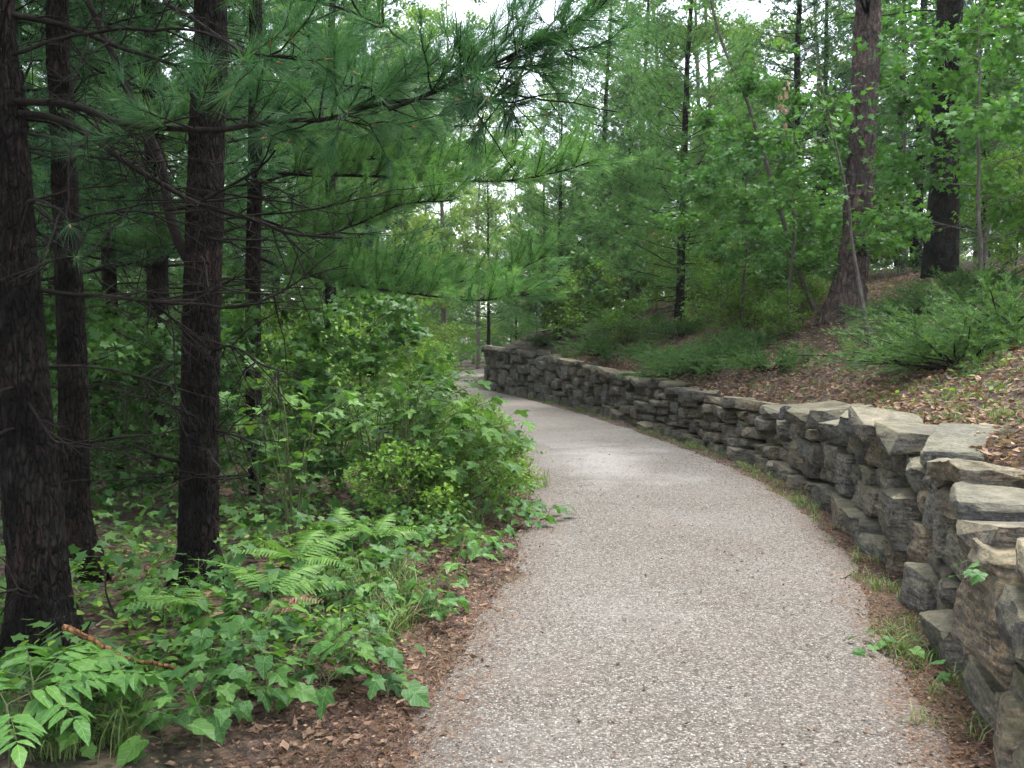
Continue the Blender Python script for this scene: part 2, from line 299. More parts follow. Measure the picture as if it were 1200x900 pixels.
# ---------------------------------------------------------------- terrain functions
WALL_PTS = [(1.0, -3.0), (1.25, -.5), (1.55, 1.8), (1.99, 3.4), (2.32, 4.5), (2.67, 6), (2.97, 7.7), (3.2, 10.2), (3.18, 11.8), (2.78, 14.8), (1.92, 20.2), (.93, 24), (.05, 27), (-.55, 28.8), (-.86, 30.4), (-.75, 32.2), (-.2, 34), (.8, 35.6), (2.2, 37)]
WC = catmull(np.array(WALL_PTS), .08)
WS = np.concatenate([[0], np.cumsum(np.linalg.norm(np.diff(WC, axis=0), axis=1))])
WT = nrm(np.gradient(WC, axis=0)); WN = np.stack([WT[:, 1], -WT[:, 0]], 1)     # WN points into the bank
def wall_at(s):
    return (np.array([np.interp(s, WS, WC[:, 0]), np.interp(s, WS, WC[:, 1])]), nrm(np.array([np.interp(s, WS, WT[:, 0]), np.interp(s, WS, WT[:, 1])])), nrm(np.array([np.interp(s, WS, WN[:, 0]), np.interp(s, WS, WN[:, 1])])))
def s_of_y(y): return np.interp(y, WC[:330, 1] if False else WC[:, 1], WS)
def wall_top(y): return np.interp(y, [-3, 3.4, 4.4, 5.2, 6.5, 8, 11, 14.6, 20, 24, 29, 37], [.84, .81, .87, .97, .97, .90, .78, .80, 1.02, 1.22, 1.46, 1.2])
def wall_sd(x, y):
    x = np.asarray(x, float).ravel(); y = np.asarray(y, float).ravel(); sd = np.empty(len(x)); wy = np.empty(len(x)); C = WC[::2]; Nn = WN[::2]
    for i in range(0, len(x), 4000):
        dx = x[i:i + 4000, None] - C[None, :, 0]; dy = y[i:i + 4000, None] - C[None, :, 1]
        k = np.argmin(dx * dx + dy * dy, 1); r = np.arange(len(k))
        sd[i:i + 4000] = np.sign(dx[r, k] * Nn[k, 0] + dy[r, k] * Nn[k, 1]) * np.hypot(dx[r, k], dy[r, k]); wy[i:i + 4000] = C[k, 1]
    return sd, wy
PATH = np.array([(-.95, -3, .75, -3), (-.8, 0, 1.1, 0), (-.6, 1.8, 1.35, 1.8), (-.40, 3.4, 1.68, 3.4), (-.18, 5, 2.06, 5), (.10, 7, 2.52, 7), (.20, 9, 2.78, 9.2), (.16, 12.9, 2.62, 12.6),
                 (-.05, 17, 1.95, 17.2), (-.6, 21, 1.15, 21.2), (-1.6, 25, .2, 25.3), (-2.5, 28.6, -.75, 29.3), (-3.0, 32, -1.25, 32.4), (-3.3, 36, -1.5, 36.2), (-3.2, 41, -1.4, 41), (-2.6, 47, -.8, 46), (-1.2, 53, .6, 52), (2, 60, 3.4, 58)])
_PL = catmull(PATH[:, :2], .25); _PR = catmull(PATH[:, 2:], .25)
def path_lr(y): return np.interp(y, _PL[:, 1], _PL[:, 0]), np.interp(y, _PR[:, 1], _PR[:, 0])
def ground_z(x, y):
    sh = np.shape(x); x = np.ravel(x).astype(float); y = np.ravel(y).astype(float); sd, wy = wall_sd(x, y)
    n1 = fbm(np.stack([x * .35, y * .35, x * 0], -1), 3); n2 = fbm(np.stack([x * 2.2, y * 2.2, x * 0 + 5], -1), 3)
    l, r = path_lr(y); dl = np.maximum(l - x, 0)
    zl = np.clip(dl / 1.2, 0, 1) * (.04 + .10 * n1 + .025 * n2) - .035 * np.clip(dl - 1, 0, 12) + .012 * n2
    far = np.clip((y - 33) / 14, 0, 1); t = np.maximum(sd - .25, 0); H = np.interp(wy, [0, 18, 26, 34], [4.2, 4.0, 3.0, 1.6])
    zr = wall_top(wy) - .10 + H * (1 - np.exp(-t * .5 / H)) + np.clip(t / 1.0, 0, 1) * (.12 * n1 + .05 * n2)
    zr = zr * (1 - far) + far * np.minimum(zr, .3 + .04 * t)
    k = np.clip((sd - .20) / .12, 0, 1); return (zl * (1 - k) + zr * k).reshape(sh)
def gz(x, y): return float(ground_z(np.array([x]), np.array([y]))[0])
def hit(u, v, y0=2.0, y1=60):
    """where the view line through a picture point meets the ground"""
    r = ray(u, v); ys = np.concatenate([np.arange(y0, 20, .04), np.arange(20, y1, .15)]); X = r[0] / r[1] * ys; Z = CAM_H + r[2] / r[1] * ys
    k = np.nonzero(Z < ground_z(X, ys))[0]; k = k[0] if len(k) else len(ys) - 1
    return np.array([X[k], ys[k], ground_z(X[k:k + 1], ys[k:k + 1])[0]])
def spot(u, y):
    x = (u - 600) / FPX * y * (1 / math.cos(PITCH)) ; return np.array([x, y, gz(x, y)])

# ---------------------------------------------------------------- ground and path
def axis(lo, f0, f1, hi, st):
    a = [f0]; d = st
    while a[-1] > lo: d *= 1.25; a.append(a[-1] - d)
    b = [f1]; d = st
    while b[-1] < hi: d *= 1.25; b.append(b[-1] + d)
    return np.concatenate([a[::-1], np.arange(f0 + st, f1 - st / 2, st), b])
def grid_mesh(name, X, Y, Z, m):
    b = Buf(); ny, nx = X.shape; i = np.arange(ny - 1)[:, None] * nx; j = np.arange(nx - 1)[None, :]
    q = np.stack([i + j, i + j + 1, i + nx + j + 1, i + j, i + nx + j + 1, i + nx + j], -1).reshape(-1, 3)
    b.add(np.stack([X, Y, Z], -1).reshape(-1, 3), q); return b.mesh(name, m, True)
ax = axis(-400, -9, 12, 400, .14); ay = axis(-60, -3, 38, 600, .14)
GX, GY = np.meshgrid(ax, ay); struct('ground', grid_mesh('ground', GX, GY, ground_z(GX, GY), M['floor']))
ts = np.arange(-3, 55, .09); nl = 34; k = np.linspace(0, 1, nl)
L_, R_ = path_lr(ts); PX = L_[:, None] - .12 + (R_ - L_ + .24)[:, None] * k[None]; PY = np.repeat(ts[:, None], nl, 1)
edge = np.minimum(k, 1 - k)[None] * (R_ - L_ + .24)[:, None]
nn = fbm(np.stack([PX * 3, PY * 3, PX * 0], -1), 4); PZ = .022 - .06 * np.clip(1 - edge / .30, 0, 1) ** 1.5 + .022 * nn * np.clip(1.2 - edge, .25, 1) + .03 * fbm(np.stack([PX * 1.3, PY * 1.3, PX * 0 + 4], -1), 3) * np.clip(1 - edge / .5, 0, 1) + .012
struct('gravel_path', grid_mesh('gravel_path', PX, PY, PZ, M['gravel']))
PEB = (np.array([(1, 0, 0), (.2, .9, .1), (-.9, .3, 0), (-.3, -.8, .1), (.1, .1, .55), (0, 0, -.5)], float), np.array([(0, 1, 4), (1, 2, 4), (2, 3, 4), (3, 0, 4), (1, 0, 5), (2, 1, 5), (3, 2, 5), (0, 3, 5)]))
def scatter_path(n, y0, y1, pw=1.0):
    y = y0 + (y1 - y0) * rng.random(n) ** pw; l, r = path_lr(y); kk = rng.random(n); x = l - .05 + (r - l + .1) * kk; return x, y, l, r
def pz(x, y):
    l, r = path_lr(y); e = np.minimum(x - l + .12, r + .12 - x)
    return np.maximum(.034 - .06 * np.clip(1 - e / .30, 0, 1) ** 1.5 + .022 * fbm(np.stack([x * 3, y * 3, x * 0], -1), 4) * np.clip(1.2 - e, .25, 1) + .03 * fbm(np.stack([x * 1.3, y * 1.3, x * 0 + 4], -1), 3) * np.clip(1 - e / .5, 0, 1), ground_z(x, y))
b = Buf(); n = 26000; x, y, l, r = scatter_path(n, 2.6, 12, 1.9); x[:4500] = np.where(rng.random(4500) < .55, l[:4500] - np.abs(rng.normal(0, .16, 4500)), r[:4500] + np.abs(rng.normal(0, .16, 4500))); C_ = np.stack([x, y, pz(x, y) + .001], -1)
scatter(b, *PEB, C_, np.stack([rng.normal(size=n), rng.normal(size=n), rng.normal(0, .15, n)], -1), np.tile([0, 0, 1.], (n, 1)) + rng.normal(0, .2, (n, 3)), rng.uniform(.0028, .0072, n), rng.random(n))
stuff('gravel_stones', b.mesh('gravel_stones', M['pebble']), 'loose crushed stones scattered over the pale gravel path', 'gravel')

# ---------------------------------------------------------------- dry stone wall
def rock_mesh(name, dx, dy, dz, g, detail):
    bm = bmesh.new(); h = np.array([dx, dy, dz]) / 2; pts = []
    for sx in (-1, 1):
        for sy in (-1, 1):
            for sz in (-1, 1): pts.append(np.array([sx, sy, sz]) * h * (1 - g.uniform(0, .22, 3)))
    for ax_ in range(3):
        for s_ in (-1, 1):
            for _ in range(2):
                q = g.uniform(-.62, .62, 3) * h; q[ax_] = s_ * h[ax_] * g.uniform(.94, 1.04); pts.append(q)
    for q in pts: bm.verts.new(q)
    r = bmesh.ops.convex_hull(bm, input=bm.verts)
    bmesh.ops.delete(bm, geom=list({e for e in r['geom_interior'] + r['geom_unused'] if isinstance(e, bmesh.types.BMVert)}), context='VERTS')
    for _ in range(5):
        nn_ = nrm(g.normal(size=3) / h * h.min()); sup = max(float(np.dot(nn_, v.co)) for v in bm.verts); q = bmesh.ops.bisect_plane(bm, geom=list(bm.verts) + list(bm.edges) + list(bm.faces), plane_co=tuple(nn_ * sup * g.uniform(.82, .95)), plane_no=tuple(nn_), clear_outer=True)
        ed = [e for e in q['geom_cut'] if isinstance(e, bmesh.types.BMEdge)]
        if ed: bmesh.ops.holes_fill(bm, edges=ed, sides=0)
    bmesh.ops.dissolve_limit(bm, angle_limit=R(7), verts=bm.verts, edges=bm.edges)
    bmesh.ops.bevel(bm, geom=list(bm.edges), offset=(.03 if detail == 0 else .035) * min(dx, dy, dz), segments=1, profile=.6, affect='EDGES', clamp_overlap=True)
    bmesh.ops.triangulate(bm, faces=bm.faces)
    for it in range(detail):
        ln = {3: (.14, .06, .026), 2: (.12, .05), 1: (.10,)}[detail][it]
        bmesh.ops.subdivide_edges(bm, edges=[e for e in bm.edges if e.calc_length() > ln], cuts=1); bmesh.ops.triangulate(bm, faces=bm.faces)
    bm.normal_update(); off = g.uniform(0, 50, 3); P = np.array([v.co for v in bm.verts]); Nn = np.array([v.normal for v in bm.verts])
    if detail:
        st = vnoise(np.stack([P[:, 0] * 2 + off[0], P[:, 1] * 2, (P[:, 2] + .25 * P[:, 0]) * 22 + off[2]], -1))
        lay = (P[:, 2] + (.22 * P[:, 0] + .15 * P[:, 1])) / .045 + .8 * fbm(P * 4 + off, 2) + off[0]; li = np.floor(lay).astype(np.int64); led = (_HT[(li * 7919 + int(off[1] * 97)) & 65535] - .5) * (1 - Nn[:, 2] ** 2)
        d = .009 * led + .014 * fbm(P * 5 + off, 3) + .014 * (np.abs(fbm(P * 13 + off, 3)) - .25) + .013 * st * (1 - np.abs(Nn[:, 2])) ; P = P + Nn * d[:, None]
        for v, p_ in zip(bm.verts, P): v.co = p_
    me = bpy.data.meshes.new(name); bm.to_mesh(me); bm.free(); me.materials.append(M['stone'])
    me.polygons.foreach_set('use_smooth', np.ones(len(me.polygons), bool)); me.set_sharp_from_angle(angle=R(28)); return me
wg = np.random.default_rng(21)
wall = thing('stone_wall', (*WALL_PTS[5], 0), 'long dry stone retaining wall curving along the right of the gravel path', 'wall')
W0 = np.array([*WALL_PTS[5], 0.])
FARROCK = [rock_mesh('stone', 1, 1, 1, wg, 0) for _ in range(26)]
FAR_ST = []
def put_stone(s, z0, ln, ht, dp, out, yaw=0, tilt=0, roll=0, near=True):
    p, t, nn_ = wall_at(s); a = math.atan2(t[1], t[0]) + yaw
    c_ = p + nn_ * (dp / 2 - out)
    if near: me = rock_mesh('stone', ln, dp, ht, wg, 3 if p[1] < 6.5 else 2 if p[1] < 10 else 1); sc = (1, 1, 1)
    else: me = FARROCK[wg.integers(len(FARROCK))]; sc = (ln, dp, ht)
    if p[1] > 23.5:
        FAR_ST.append((me, Matrix.LocRotScale(Vector((c_[0] - W0[0], c_[1] - W0[1], z0 + ht / 2)), Quaternion((0, 0, 1), a) @ Quaternion((0, 1, 0), tilt) @ Quaternion((1, 0, 0), roll), Vector(sc)))); return
    return obj('stone', me, wall, (c_[0] - W0[0], c_[1] - W0[1], z0 + ht / 2), (roll, tilt, a), sc)
S_NEAR = float(np.interp(2.2, WC[:, 1], WS)); S_MID = float(np.interp(12.5, WC[:, 1], WS)); S_END = float(np.interp(34.8, WC[:, 1], WS)); cnt = 0
def section(s0, s1, NC, l0, l1):
    global cnt
    free = [s0 + .07 * q for q in range(NC)]
    def courses(s):
        p, _, _ = wall_at(s); top = float(wall_top(p[1])) - .13; wob = [0] + [k / NC + .05 * math.sin(s * 1.7 + k * 2.1) + .035 * math.sin(s * 4.3 + k) for k in range(1, NC)] + [1.0]
        return [top * x for x in wob], p
    while True:
        k = int(np.argmin(free)); s = free[k]
        if s > s1: break
        lv, p = courses(s); y = p[1]; ln = float(wg.uniform(l0, l1)); sp = 1
        if k + 1 < NC and free[k + 1] <= s + .12 and wg.random() < (.14 if y < 6 else .24): sp = 2; ln *= wg.uniform(.7, 1.0)
        if sp == 1 and wg.random() < .18: ln *= 1.35
        z0, z1 = lv[k], lv[k + sp]; ht = (z1 - z0)
        out = float(wg.normal(.0, .05)) + .06 * (1 - k / NC) + (.05 if k == 0 else 0)
        put_stone(s + ln / 2, z0 - .012 - (.06 if k == 0 else 0), ln * wg.uniform(.92, 1.01), ht * wg.uniform(.90, 1.03) + (.06 if k == 0 else 0), wg.uniform(.34, .5), out, wg.normal(0, .10), wg.normal(0, .08), wg.normal(0, .07), y < 15); cnt += 1
        if y < 11 and wg.random() < .35: put_stone(s + ln * wg.uniform(.8, 1.1), z1 - .06, wg.uniform(.10, .2), wg.uniform(.05, .10), .2, out - .02, wg.normal(0, .3), wg.normal(0, .3), 0); cnt += 1
        for q in range(k, k + sp): free[q] = s + ln * .99
section(S_NEAR - .3, S_MID, 4, .22, .60); section(S_MID, S_END, 5, .30, .62)
# cap slabs
s = S_NEAR - .3; CAPS = []
while s < S_END:
    p, _, _ = wall_at(s); y = p[1]; ln = wg.uniform(.45, .95) * (1.0 if y < 15 else .9); ht = wg.uniform(.13, .22) if y < 12 else wg.uniform(.12, .19)
    top = float(wall_top(y)); put_stone(s + ln / 2, top - .15 + wg.normal(0, .022), ln * wg.uniform(.9, 1.05), ht, wg.uniform(.5, .8) if y < 12 else wg.uniform(.4, .55), .07 + wg.normal(0, .075), wg.normal(0, .18), wg.normal(0, .09), wg.normal(.05, .08), y < 17); s += ln * .98; cnt += 1
# boulders that jut out from the near foot of the wall
for (u, v, ln, ht, dp, z0, yaw) in [(1158, 745, .55, .42, .45, .22, .25), (1195, 860, .42, .34, .4, -.05, -.2), (1075, 655, .34, .30, .35, -.05, .3), (1178, 690, .5, .26, .4, .5, .1), (1010, 600, .36, .25, .3, -.05, -.2)]:
    yv = 4.0 + (800 - v) / 100.0 if v > 640 else 7; sv = float(np.interp({745: 3.75, 860: 3.25, 655: 5.3, 690: 3.6, 600: 7.0}[v], WC[:, 1], WS))
    put_stone(sv, z0, ln, ht, dp, .14, yaw, wg.normal(0, .12), wg.normal(0, .1)); cnt += 1
print('stones', cnt, 'joined', len(FAR_ST)); b = Buf()
for me, mx in FAR_ST:
    bm = bmesh.new(); bm.from_mesh(me); bmesh.ops.triangulate(bm, faces=bm.faces); bm.transform(mx); bm.verts.index_update(); b.add([v.co[:] for v in bm.verts], [[v.index for v in f.verts] for f in bm.faces]); bm.free()
obj('far_stones', b.mesh('far_stones', M['stone']), wall)['kind'] = 'stuff'
b = Buf(); ss = np.arange(0, WS[-1], .2); A_ = []
for s in ss:
    p, t, n_ = wall_at(s); tp = float(wall_top(p[1])) - .16; f = p + n_ * .17; k2 = p + n_ * .42
    A_.append([(f[0] - W0[0], f[1] - W0[1], -.2), (f[0] - W0[0], f[1] - W0[1], tp), (k2[0] - W0[0], k2[1] - W0[1], tp), (k2[0] - W0[0], k2[1] - W0[1], -.2)])
A_ = np.array(A_); m_ = len(ss); i = np.arange(m_ - 1)[:, None] * 4; j = np.arange(4)[None]; kk = (j + 1) % 4
b.add(A_.reshape(-1, 3), np.stack([i + j, i + 4 + j, i + 4 + kk, i + j, i + 4 + kk, i + kk], -1).reshape(-1, 3)); obj('earth_core', b.mesh('earth_core', M['earth']), wall)

# ---------------------------------------------------------------- tree builders
def bent(p0, d, L, n=6, rise=0., wob=.05, g=rng):
    d = nrm(np.asarray(d, float)); t = np.linspace(0, 1, n)[:, None]; P = np.asarray(p0) + d * L * t + np.array([0, 0, 1.]) * rise * L * t ** 2
    w_ = np.cumsum(g.normal(0, wob * L / n, (n, 3)), 0); w_ -= w_[0]; return P + w_
def pine_bough(bw, tp, td, p0, d, L, r, g, rise=.1, sub=.16, bare=.3, tstep=.10, sublen=.42, drp=.0):
    P = bent(p0, d, L, 8, rise, .06, g); tube(bw, P, np.linspace(r, r * .2, 8), 5)
    cl = np.linspace(0, 1, 8); nsub = max(3, int(L * (1 - bare) / sub)); sgn = 1
    for t in np.linspace(bare, .97, nsub):
        q = np.array([np.interp(t, cl, P[:, a]) for a in range(3)]); tg = nrm(P[min(7, int(t * 7) + 1)] - P[int(t * 7) if t < 1 else 6])
        side = nrm(np.cross(tg, [0, 0, 1.])) * sgn; sgn = -sgn
        sd2 = nrm(tg * g.uniform(.5, 1.0) + side * g.uniform(.5, 1.0) + np.array([0, 0, g.uniform(-.15, .3) - drp])); l = L * sublen * (1 - .65 * t) * g.uniform(.6, 1.15) + .10
        Q = bent(q, sd2, l, 4, .12, .06, g); tube(bw, Q, np.linspace(max(r * .28, .003), .0025, 4), 3, cap=False)
        m = max(2, int(l / tstep)); tt = np.linspace(.25, 1, m); pts = np.stack([np.interp(tt, np.linspace(0, 1, 4), Q[:, a]) for a in range(3)], -1)
        tp.append(pts); td.append(np.tile(nrm(Q[-1] - Q[0]), (m, 1)) + g.normal(0, .25, (m, 3)) + np.array([0, 0, .15]))
    tp.append(P[-1:]); td.append(nrm(P[-1:] - P[-2:-1]))
def pine(seed, h, r0, cb, bl, whorl=.42, per=5, nn_=14, nl_=.12, nw=.005, mneedle='needle', mbark='bark', dead=10, sub=.17, tstep=.11, shape=.8, sides=12, rise=.15, drp=0.):
    g = np.random.default_rng(seed); bt = Buf(); bw = Buf(); tp = []; td = []
    T = bent((0, 0, 0), (g.normal(0, .015), g.normal(0, .015), 1), h, 14, 0, .02, g); rr = r0 * (1 - np.linspace(0, 1, 14) ** 1.1 * .93); rr[0] *= 1.25
    tube(bt, T, rr, sides); cl = np.linspace(0, h, 14)
    z = cb
    while z < h * .985:
        f = (z - cb) / (h - cb); L = bl * (1 - f) ** shape * (.75 + .25 * min(1, f * 5 + .3)) * 1.0 + .15; c_ = np.array([np.interp(z, cl, T[:, 0]), np.interp(z, cl, T[:, 1]), z]); a0 = g.uniform(0, 6.28)
        for i in range(per):
            a = a0 + i * 6.283 / per + g.normal(0, .25); el = g.uniform(-.05, .22) + .5 * f
            pine_bough(bw, tp, td, c_ + np.array([0, 0, g.normal(0, .08)]), (math.cos(a), math.sin(a), math.tan(el)), L * g.uniform(.65, 1.1), max(.008, .022 * L / bl * (r0 / .15)), g, rise, sub, .28 if f < .6 else .12, tstep, drp=drp)
        z += whorl * g.uniform(.75, 1.25) * (1 - .35 * f)
    for i in range(dead):
        z = g.uniform(.12 * cb + .3, cb); a = g.uniform(0, 6.28); l = g.uniform(.5, 1.0) * bl * .7; c_ = np.array([np.interp(z, cl, T[:, 0]), np.interp(z, cl, T[:, 1]), z])
        P = bent(c_, (math.cos(a), math.sin(a), g.uniform(-.25, .15)), l, 6, -.05, .08, g); tube(bw, P, np.linspace(.014, .004, 6), 4)
        for q in range(5):
            p_ = P[g.integers(2, 6)]; tube(bw, bent(p_, unit(1, g)[0] * np.array([1, 1, .5]), l * .3, 4, 0, .1, g), np.linspace(.005, .002, 4), 3, cap=False)
    bc = Buf(); needles(bc, np.vstack(tp), np.vstack(td), nn_, nl_, nw, (.25, 1.15), .12, g)
    return bt.mesh('trunk', M[mbark], True), bw.mesh('branches', M['twig'], True), bc.mesh('crown', M[mneedle]), bc.n // 3
def broadleaf(seed, h, r0, cb, spread, limbs, leaf, lsize, mleaf, mbark='bark_grey', subs=5, twigs=4, lpt=12, up=.7, flat=.5, lean=(0, 0), sides=8, twl=.5):
    g = np.random.default_rng(seed); bt = Buf(); bw = Buf(); C = []; A = []; Nn = []; TT = []
    T = bent((0, 0, 0), (lean[0], lean[1], 1), h, 12, 0, .05, g); tube(bt, T, r0 * (1 - .88 * np.linspace(0, 1, 12)), sides); cl = T[:, 2]
    for i in range(limbs):
        f = (i + g.uniform(.1, .9)) / limbs; z = cb + (h * .96 - cb) * f; c_ = np.array([np.interp(z, cl, T[:, 0]), np.interp(z, cl, T[:, 1]), z]); a = i * 2.4 + g.normal(0, .4)
        prof = math.sin(math.pi * min(1, .18 + .82 * (1 - f) ** .9) * .5 + .0) * (1 - .35 * (1 - f)); L = spread * (.35 + .75 * prof) * g.uniform(.7, 1.1)
        P = bent(c_, (math.cos(a), math.sin(a), up * g.uniform(.4, 1.3)), L, 6, -.05, .09, g); tube(bw, P, np.linspace(max(.006, r0 * .28 * (1 - .5 * f)), .005, 6), 5); tint0 = g.random()
        for s_ in range(subs):
            t = g.uniform(.3, 1); q = np.array([np.interp(t, np.linspace(0, 1, 6), P[:, k_]) for k_ in range(3)]); d2 = nrm(nrm(P[-1] - P[0]) + unit(1, g)[0] * np.array([1, 1, .6]) * .9); l = L * .45 * g.uniform(.5, 1.1)
            Q = bent(q, d2, l, 4, -.05, .08, g); tube(bw, Q, np.linspace(.006, .003, 4), 3, cap=False)
            for w_ in range(twigs):
                t2 = g.uniform(.25, 1); q2 = np.array([np.interp(t2, np.linspace(0, 1, 4), Q[:, k_]) for k_ in range(3)]); d3 = nrm(d2 + unit(1, g)[0] * np.array([1, 1, .5])); l2 = twl * g.uniform(.5, 1.1)
                m = lpt; tt = g.uniform(.0, 1, m)[:, None]; cc = q2 + d3 * l2 * tt + g.normal(0, .05 + .12 * l2, (m, 3)) * np.array([1, 1, .6])
                C.append(cc); A.append(d3 + g.normal(0, .7, (m, 3)) - np.array([0, 0, .25])); Nn.append(np.array([0, 0, 1.]) + g.normal(0, flat, (m, 3))); TT.append(np.clip(tint0 * .6 + g.random(m) * .4 + g.normal(0, .05), 0, 1))
                tube(bw, np.array([q2, q2 + d3 * l2]), np.array([.003, .002]), 3, cap=False)
    C = np.vstack(C); bc = Buf(); scatter(bc, *leaf, C, np.vstack(A), np.vstack(Nn), g.uniform(.7, 1.2, len(C)) * lsize, np.concatenate(TT))
    return bt.mesh('trunk', M[mbark], True), bw.mesh('branches', M[mbark], True), bc.mesh('crown', M[mleaf]), sum(len(f) for f in bc.F)
def plant_tree(proto, name, pos, label, cat, group=None, rz=0., s=1.0, lean=(0, 0)):
    o = thing(name, (pos[0], pos[1], pos[2] - .06), label, cat, group, rz, s); o.rotation_euler = (lean[0], lean[1], rz)
    for nm, me in zip(('trunk', 'branches', 'crown'), proto[:3]): obj(nm, me, o)
    return o

# ---------------------------------------------------------------- prototypes
PT = {}
PT['pine_a'] = pine(1, 15, .14, 2.6, 2.7, .46, 5, 18, .15, .012, sub=.17, tstep=.11)
PT['pine_b'] = pine(2, 13, .12, 3.0, 2.3, .48, 5, 18, .14, .012)
PT['pine_c'] = pine(3, 12, .11, 1.0, 2.6, .40, 5, 18, .15, .012, 'needle_soft', sub=.15, tstep=.10)
PT['pine_d'] = pine(4, 8.5, .09, .5, 2.3, .34, 6, 18, .14, .012, 'needle_soft', sub=.15, tstep=.10)
PT['red_tall'] = pine(5, 19, .21, 8.5, 3.0, .55, 5, 18, .16, .012, 'needle', 'bark', 14)
PT['aspen_a'] = broadleaf(11, 15, .12, 3.0, 2.9, 28, RHOMB, .12, 'broad', 'bark_pale', 7, 5, 20)
PT['aspen_b'] = broadleaf(12, 11, .10, .9, 2.9, 26, RHOMB, .12, 'broad', 'bark_grey', 7, 5, 20)
PT['maple_a'] = broadleaf(13, 9, .09, 1.0, 2.4, 22, MAPLE_S, .13, 'maple', 'bark_grey', 6, 4, 13, .4, .4)
PT['maple_b'] = broadleaf(14, 5.5, .045, .9, 2.0, 16, MAPLE_S, .125, 'maple', 'bark_grey', 6, 4, 13, .3, .35)
PT['shrub_a'] = broadleaf(15, 1.5, .018, .12, .85, 16, OVAL, .075, 'shrub', 'stem', 5, 3, 9, .8, .5, twl=.28)
PT['shrub_b'] = broadleaf(16, 1.9, .02, .15, 1.0, 15, MAPLE_S, .095, 'maple_dark', 'stem', 5, 3, 9, .7, .45, twl=.3)
PT['shrub_c'] = broadleaf(17, .75, .012, .05, .55, 14, OVAL, .06, 'shrub', 'stem', 5, 3, 9, .8, .5, twl=.22)
PT['shrub_r'] = broadleaf(18, 1.6, .02, .15, .9, 14, OVAL, .06, 'rust', 'stem', 5, 3, 9, .9, .6, twl=.25)
for k_, v_ in PT.items(): print(k_, v_[3])

def juniper(seed, rad, h):
    g = np.random.default_rng(seed); bw = Buf(); tp = []; td = []
    for i in range(46):
        a = g.uniform(0, 6.28); el = g.uniform(.15, 1.1); L = rad * g.uniform(.6, 1.05) * (1.0 if el < .6 else .75); d = (math.cos(a) * math.cos(el), math.sin(a) * math.cos(el), math.sin(el) * h / rad * 1.2)
        P = bent((g.normal(0, .08), g.normal(0, .08), 0), d, L, 6, -.12, .07, g); tube(bw, P, np.linspace(.010, .003, 6), 3)
        for t in np.linspace(.3, 1, 12):
            q = np.array([np.interp(t, np.linspace(0, 1, 6), P[:, k_]) for k_ in range(3)]); tg = nrm(P[-1] - P[-3])
            d2 = nrm(tg + unit(1, g)[0] * .8 + np.array([0, 0, .35])); l = rad * .26 * g.uniform(.6, 1.2) * (1.15 - .5 * t); m = max(3, int(l / .03)); tt = np.linspace(0.1, 1, m)[:, None]
            tp.append(q + d2 * l * tt - np.array([0, 0, .15]) * l * tt ** 2); td.append(np.tile(d2, (m, 1)))
    b = Buf(); needles(b, np.vstack(tp), np.vstack(td), 7, .045, .007, (.3, .9), .0, g); print('juniper', b.n // 3)
    return bw.mesh('branches', M['twig']), b.mesh('foliage', M['juniper'])
JUN = [juniper(31, .95, .7), juniper(32, .8, .6), juniper(33, 1.1, .6)]

# ---------------------------------------------------------------- near trees of the left wood
def big_trunk(path, radii, m, seed, amp=.009, step=.025, sides=56, cell=.02):
    P = catmull(np.asarray(path, float), step); t = np.linspace(0, 1, len(path)); path = np.asarray(path, float); t = np.concatenate([[0], np.cumsum(np.linalg.norm(np.diff(path, axis=0), axis=1))]); L = np.concatenate([[0], np.cumsum(np.linalg.norm(np.diff(P, axis=0), axis=1))]); r = np.interp(L / L[-1], t / t[-1], radii)
    th = np.arange(sides) * 2 * math.pi / sides; d = np.concatenate([[0], np.cumsum(np.linalg.norm(np.diff(P, axis=0), axis=1))])
    TH, D = np.meshgrid(th, d); rr = r[:, None]; q = np.stack([np.cos(TH) * rr / cell, np.sin(TH) * rr / cell, D / (cell * 4)], -1) + seed * 7.7
    q = q + .35 * fbm(q * .7 + 3, 2)[..., None]; q = q + .8 * fbm(q * .23 + 9, 2)[..., None]; rid = 1 - np.abs(fbm(q, 4)) * 2.6; lum = fbm(np.stack([np.cos(TH), np.sin(TH), D * .8], -1) + seed, 2)
    RR = rr * (1 + .10 * lum + .22 * np.exp(-D / .18) * np.clip(np.sin(TH * 4 + seed) + .4 * np.sin(TH * 7 + 2 * seed), -.3, 1.2)) - amp * np.clip(rid, 0, 1) ** 2 * 1.6 + amp * .6 * vnoise(q * 2.7)
    V = P[:, None, :] + np.stack([np.cos(TH) * RR, np.sin(TH) * RR, TH * 0], -1); n = sides; i = np.arange(len(P) - 1)[:, None] * n; j = np.arange(n)[None]; k = (j + 1) % n
    b = Buf(); b.add(V.reshape(-1, 3), np.stack([i + j, i + k, i + n + k, i + j, i + n + k, i + n + j], -1).reshape(-1, 3)); return b.mesh('trunk', m, True)
tg_ = np.random.default_rng(5)
def tufted(b, bb, P, D, n, L, g, bud=True):
    needles(b, P, D, n, L, .0022, (.12, .85), .06, g, jit=.15)
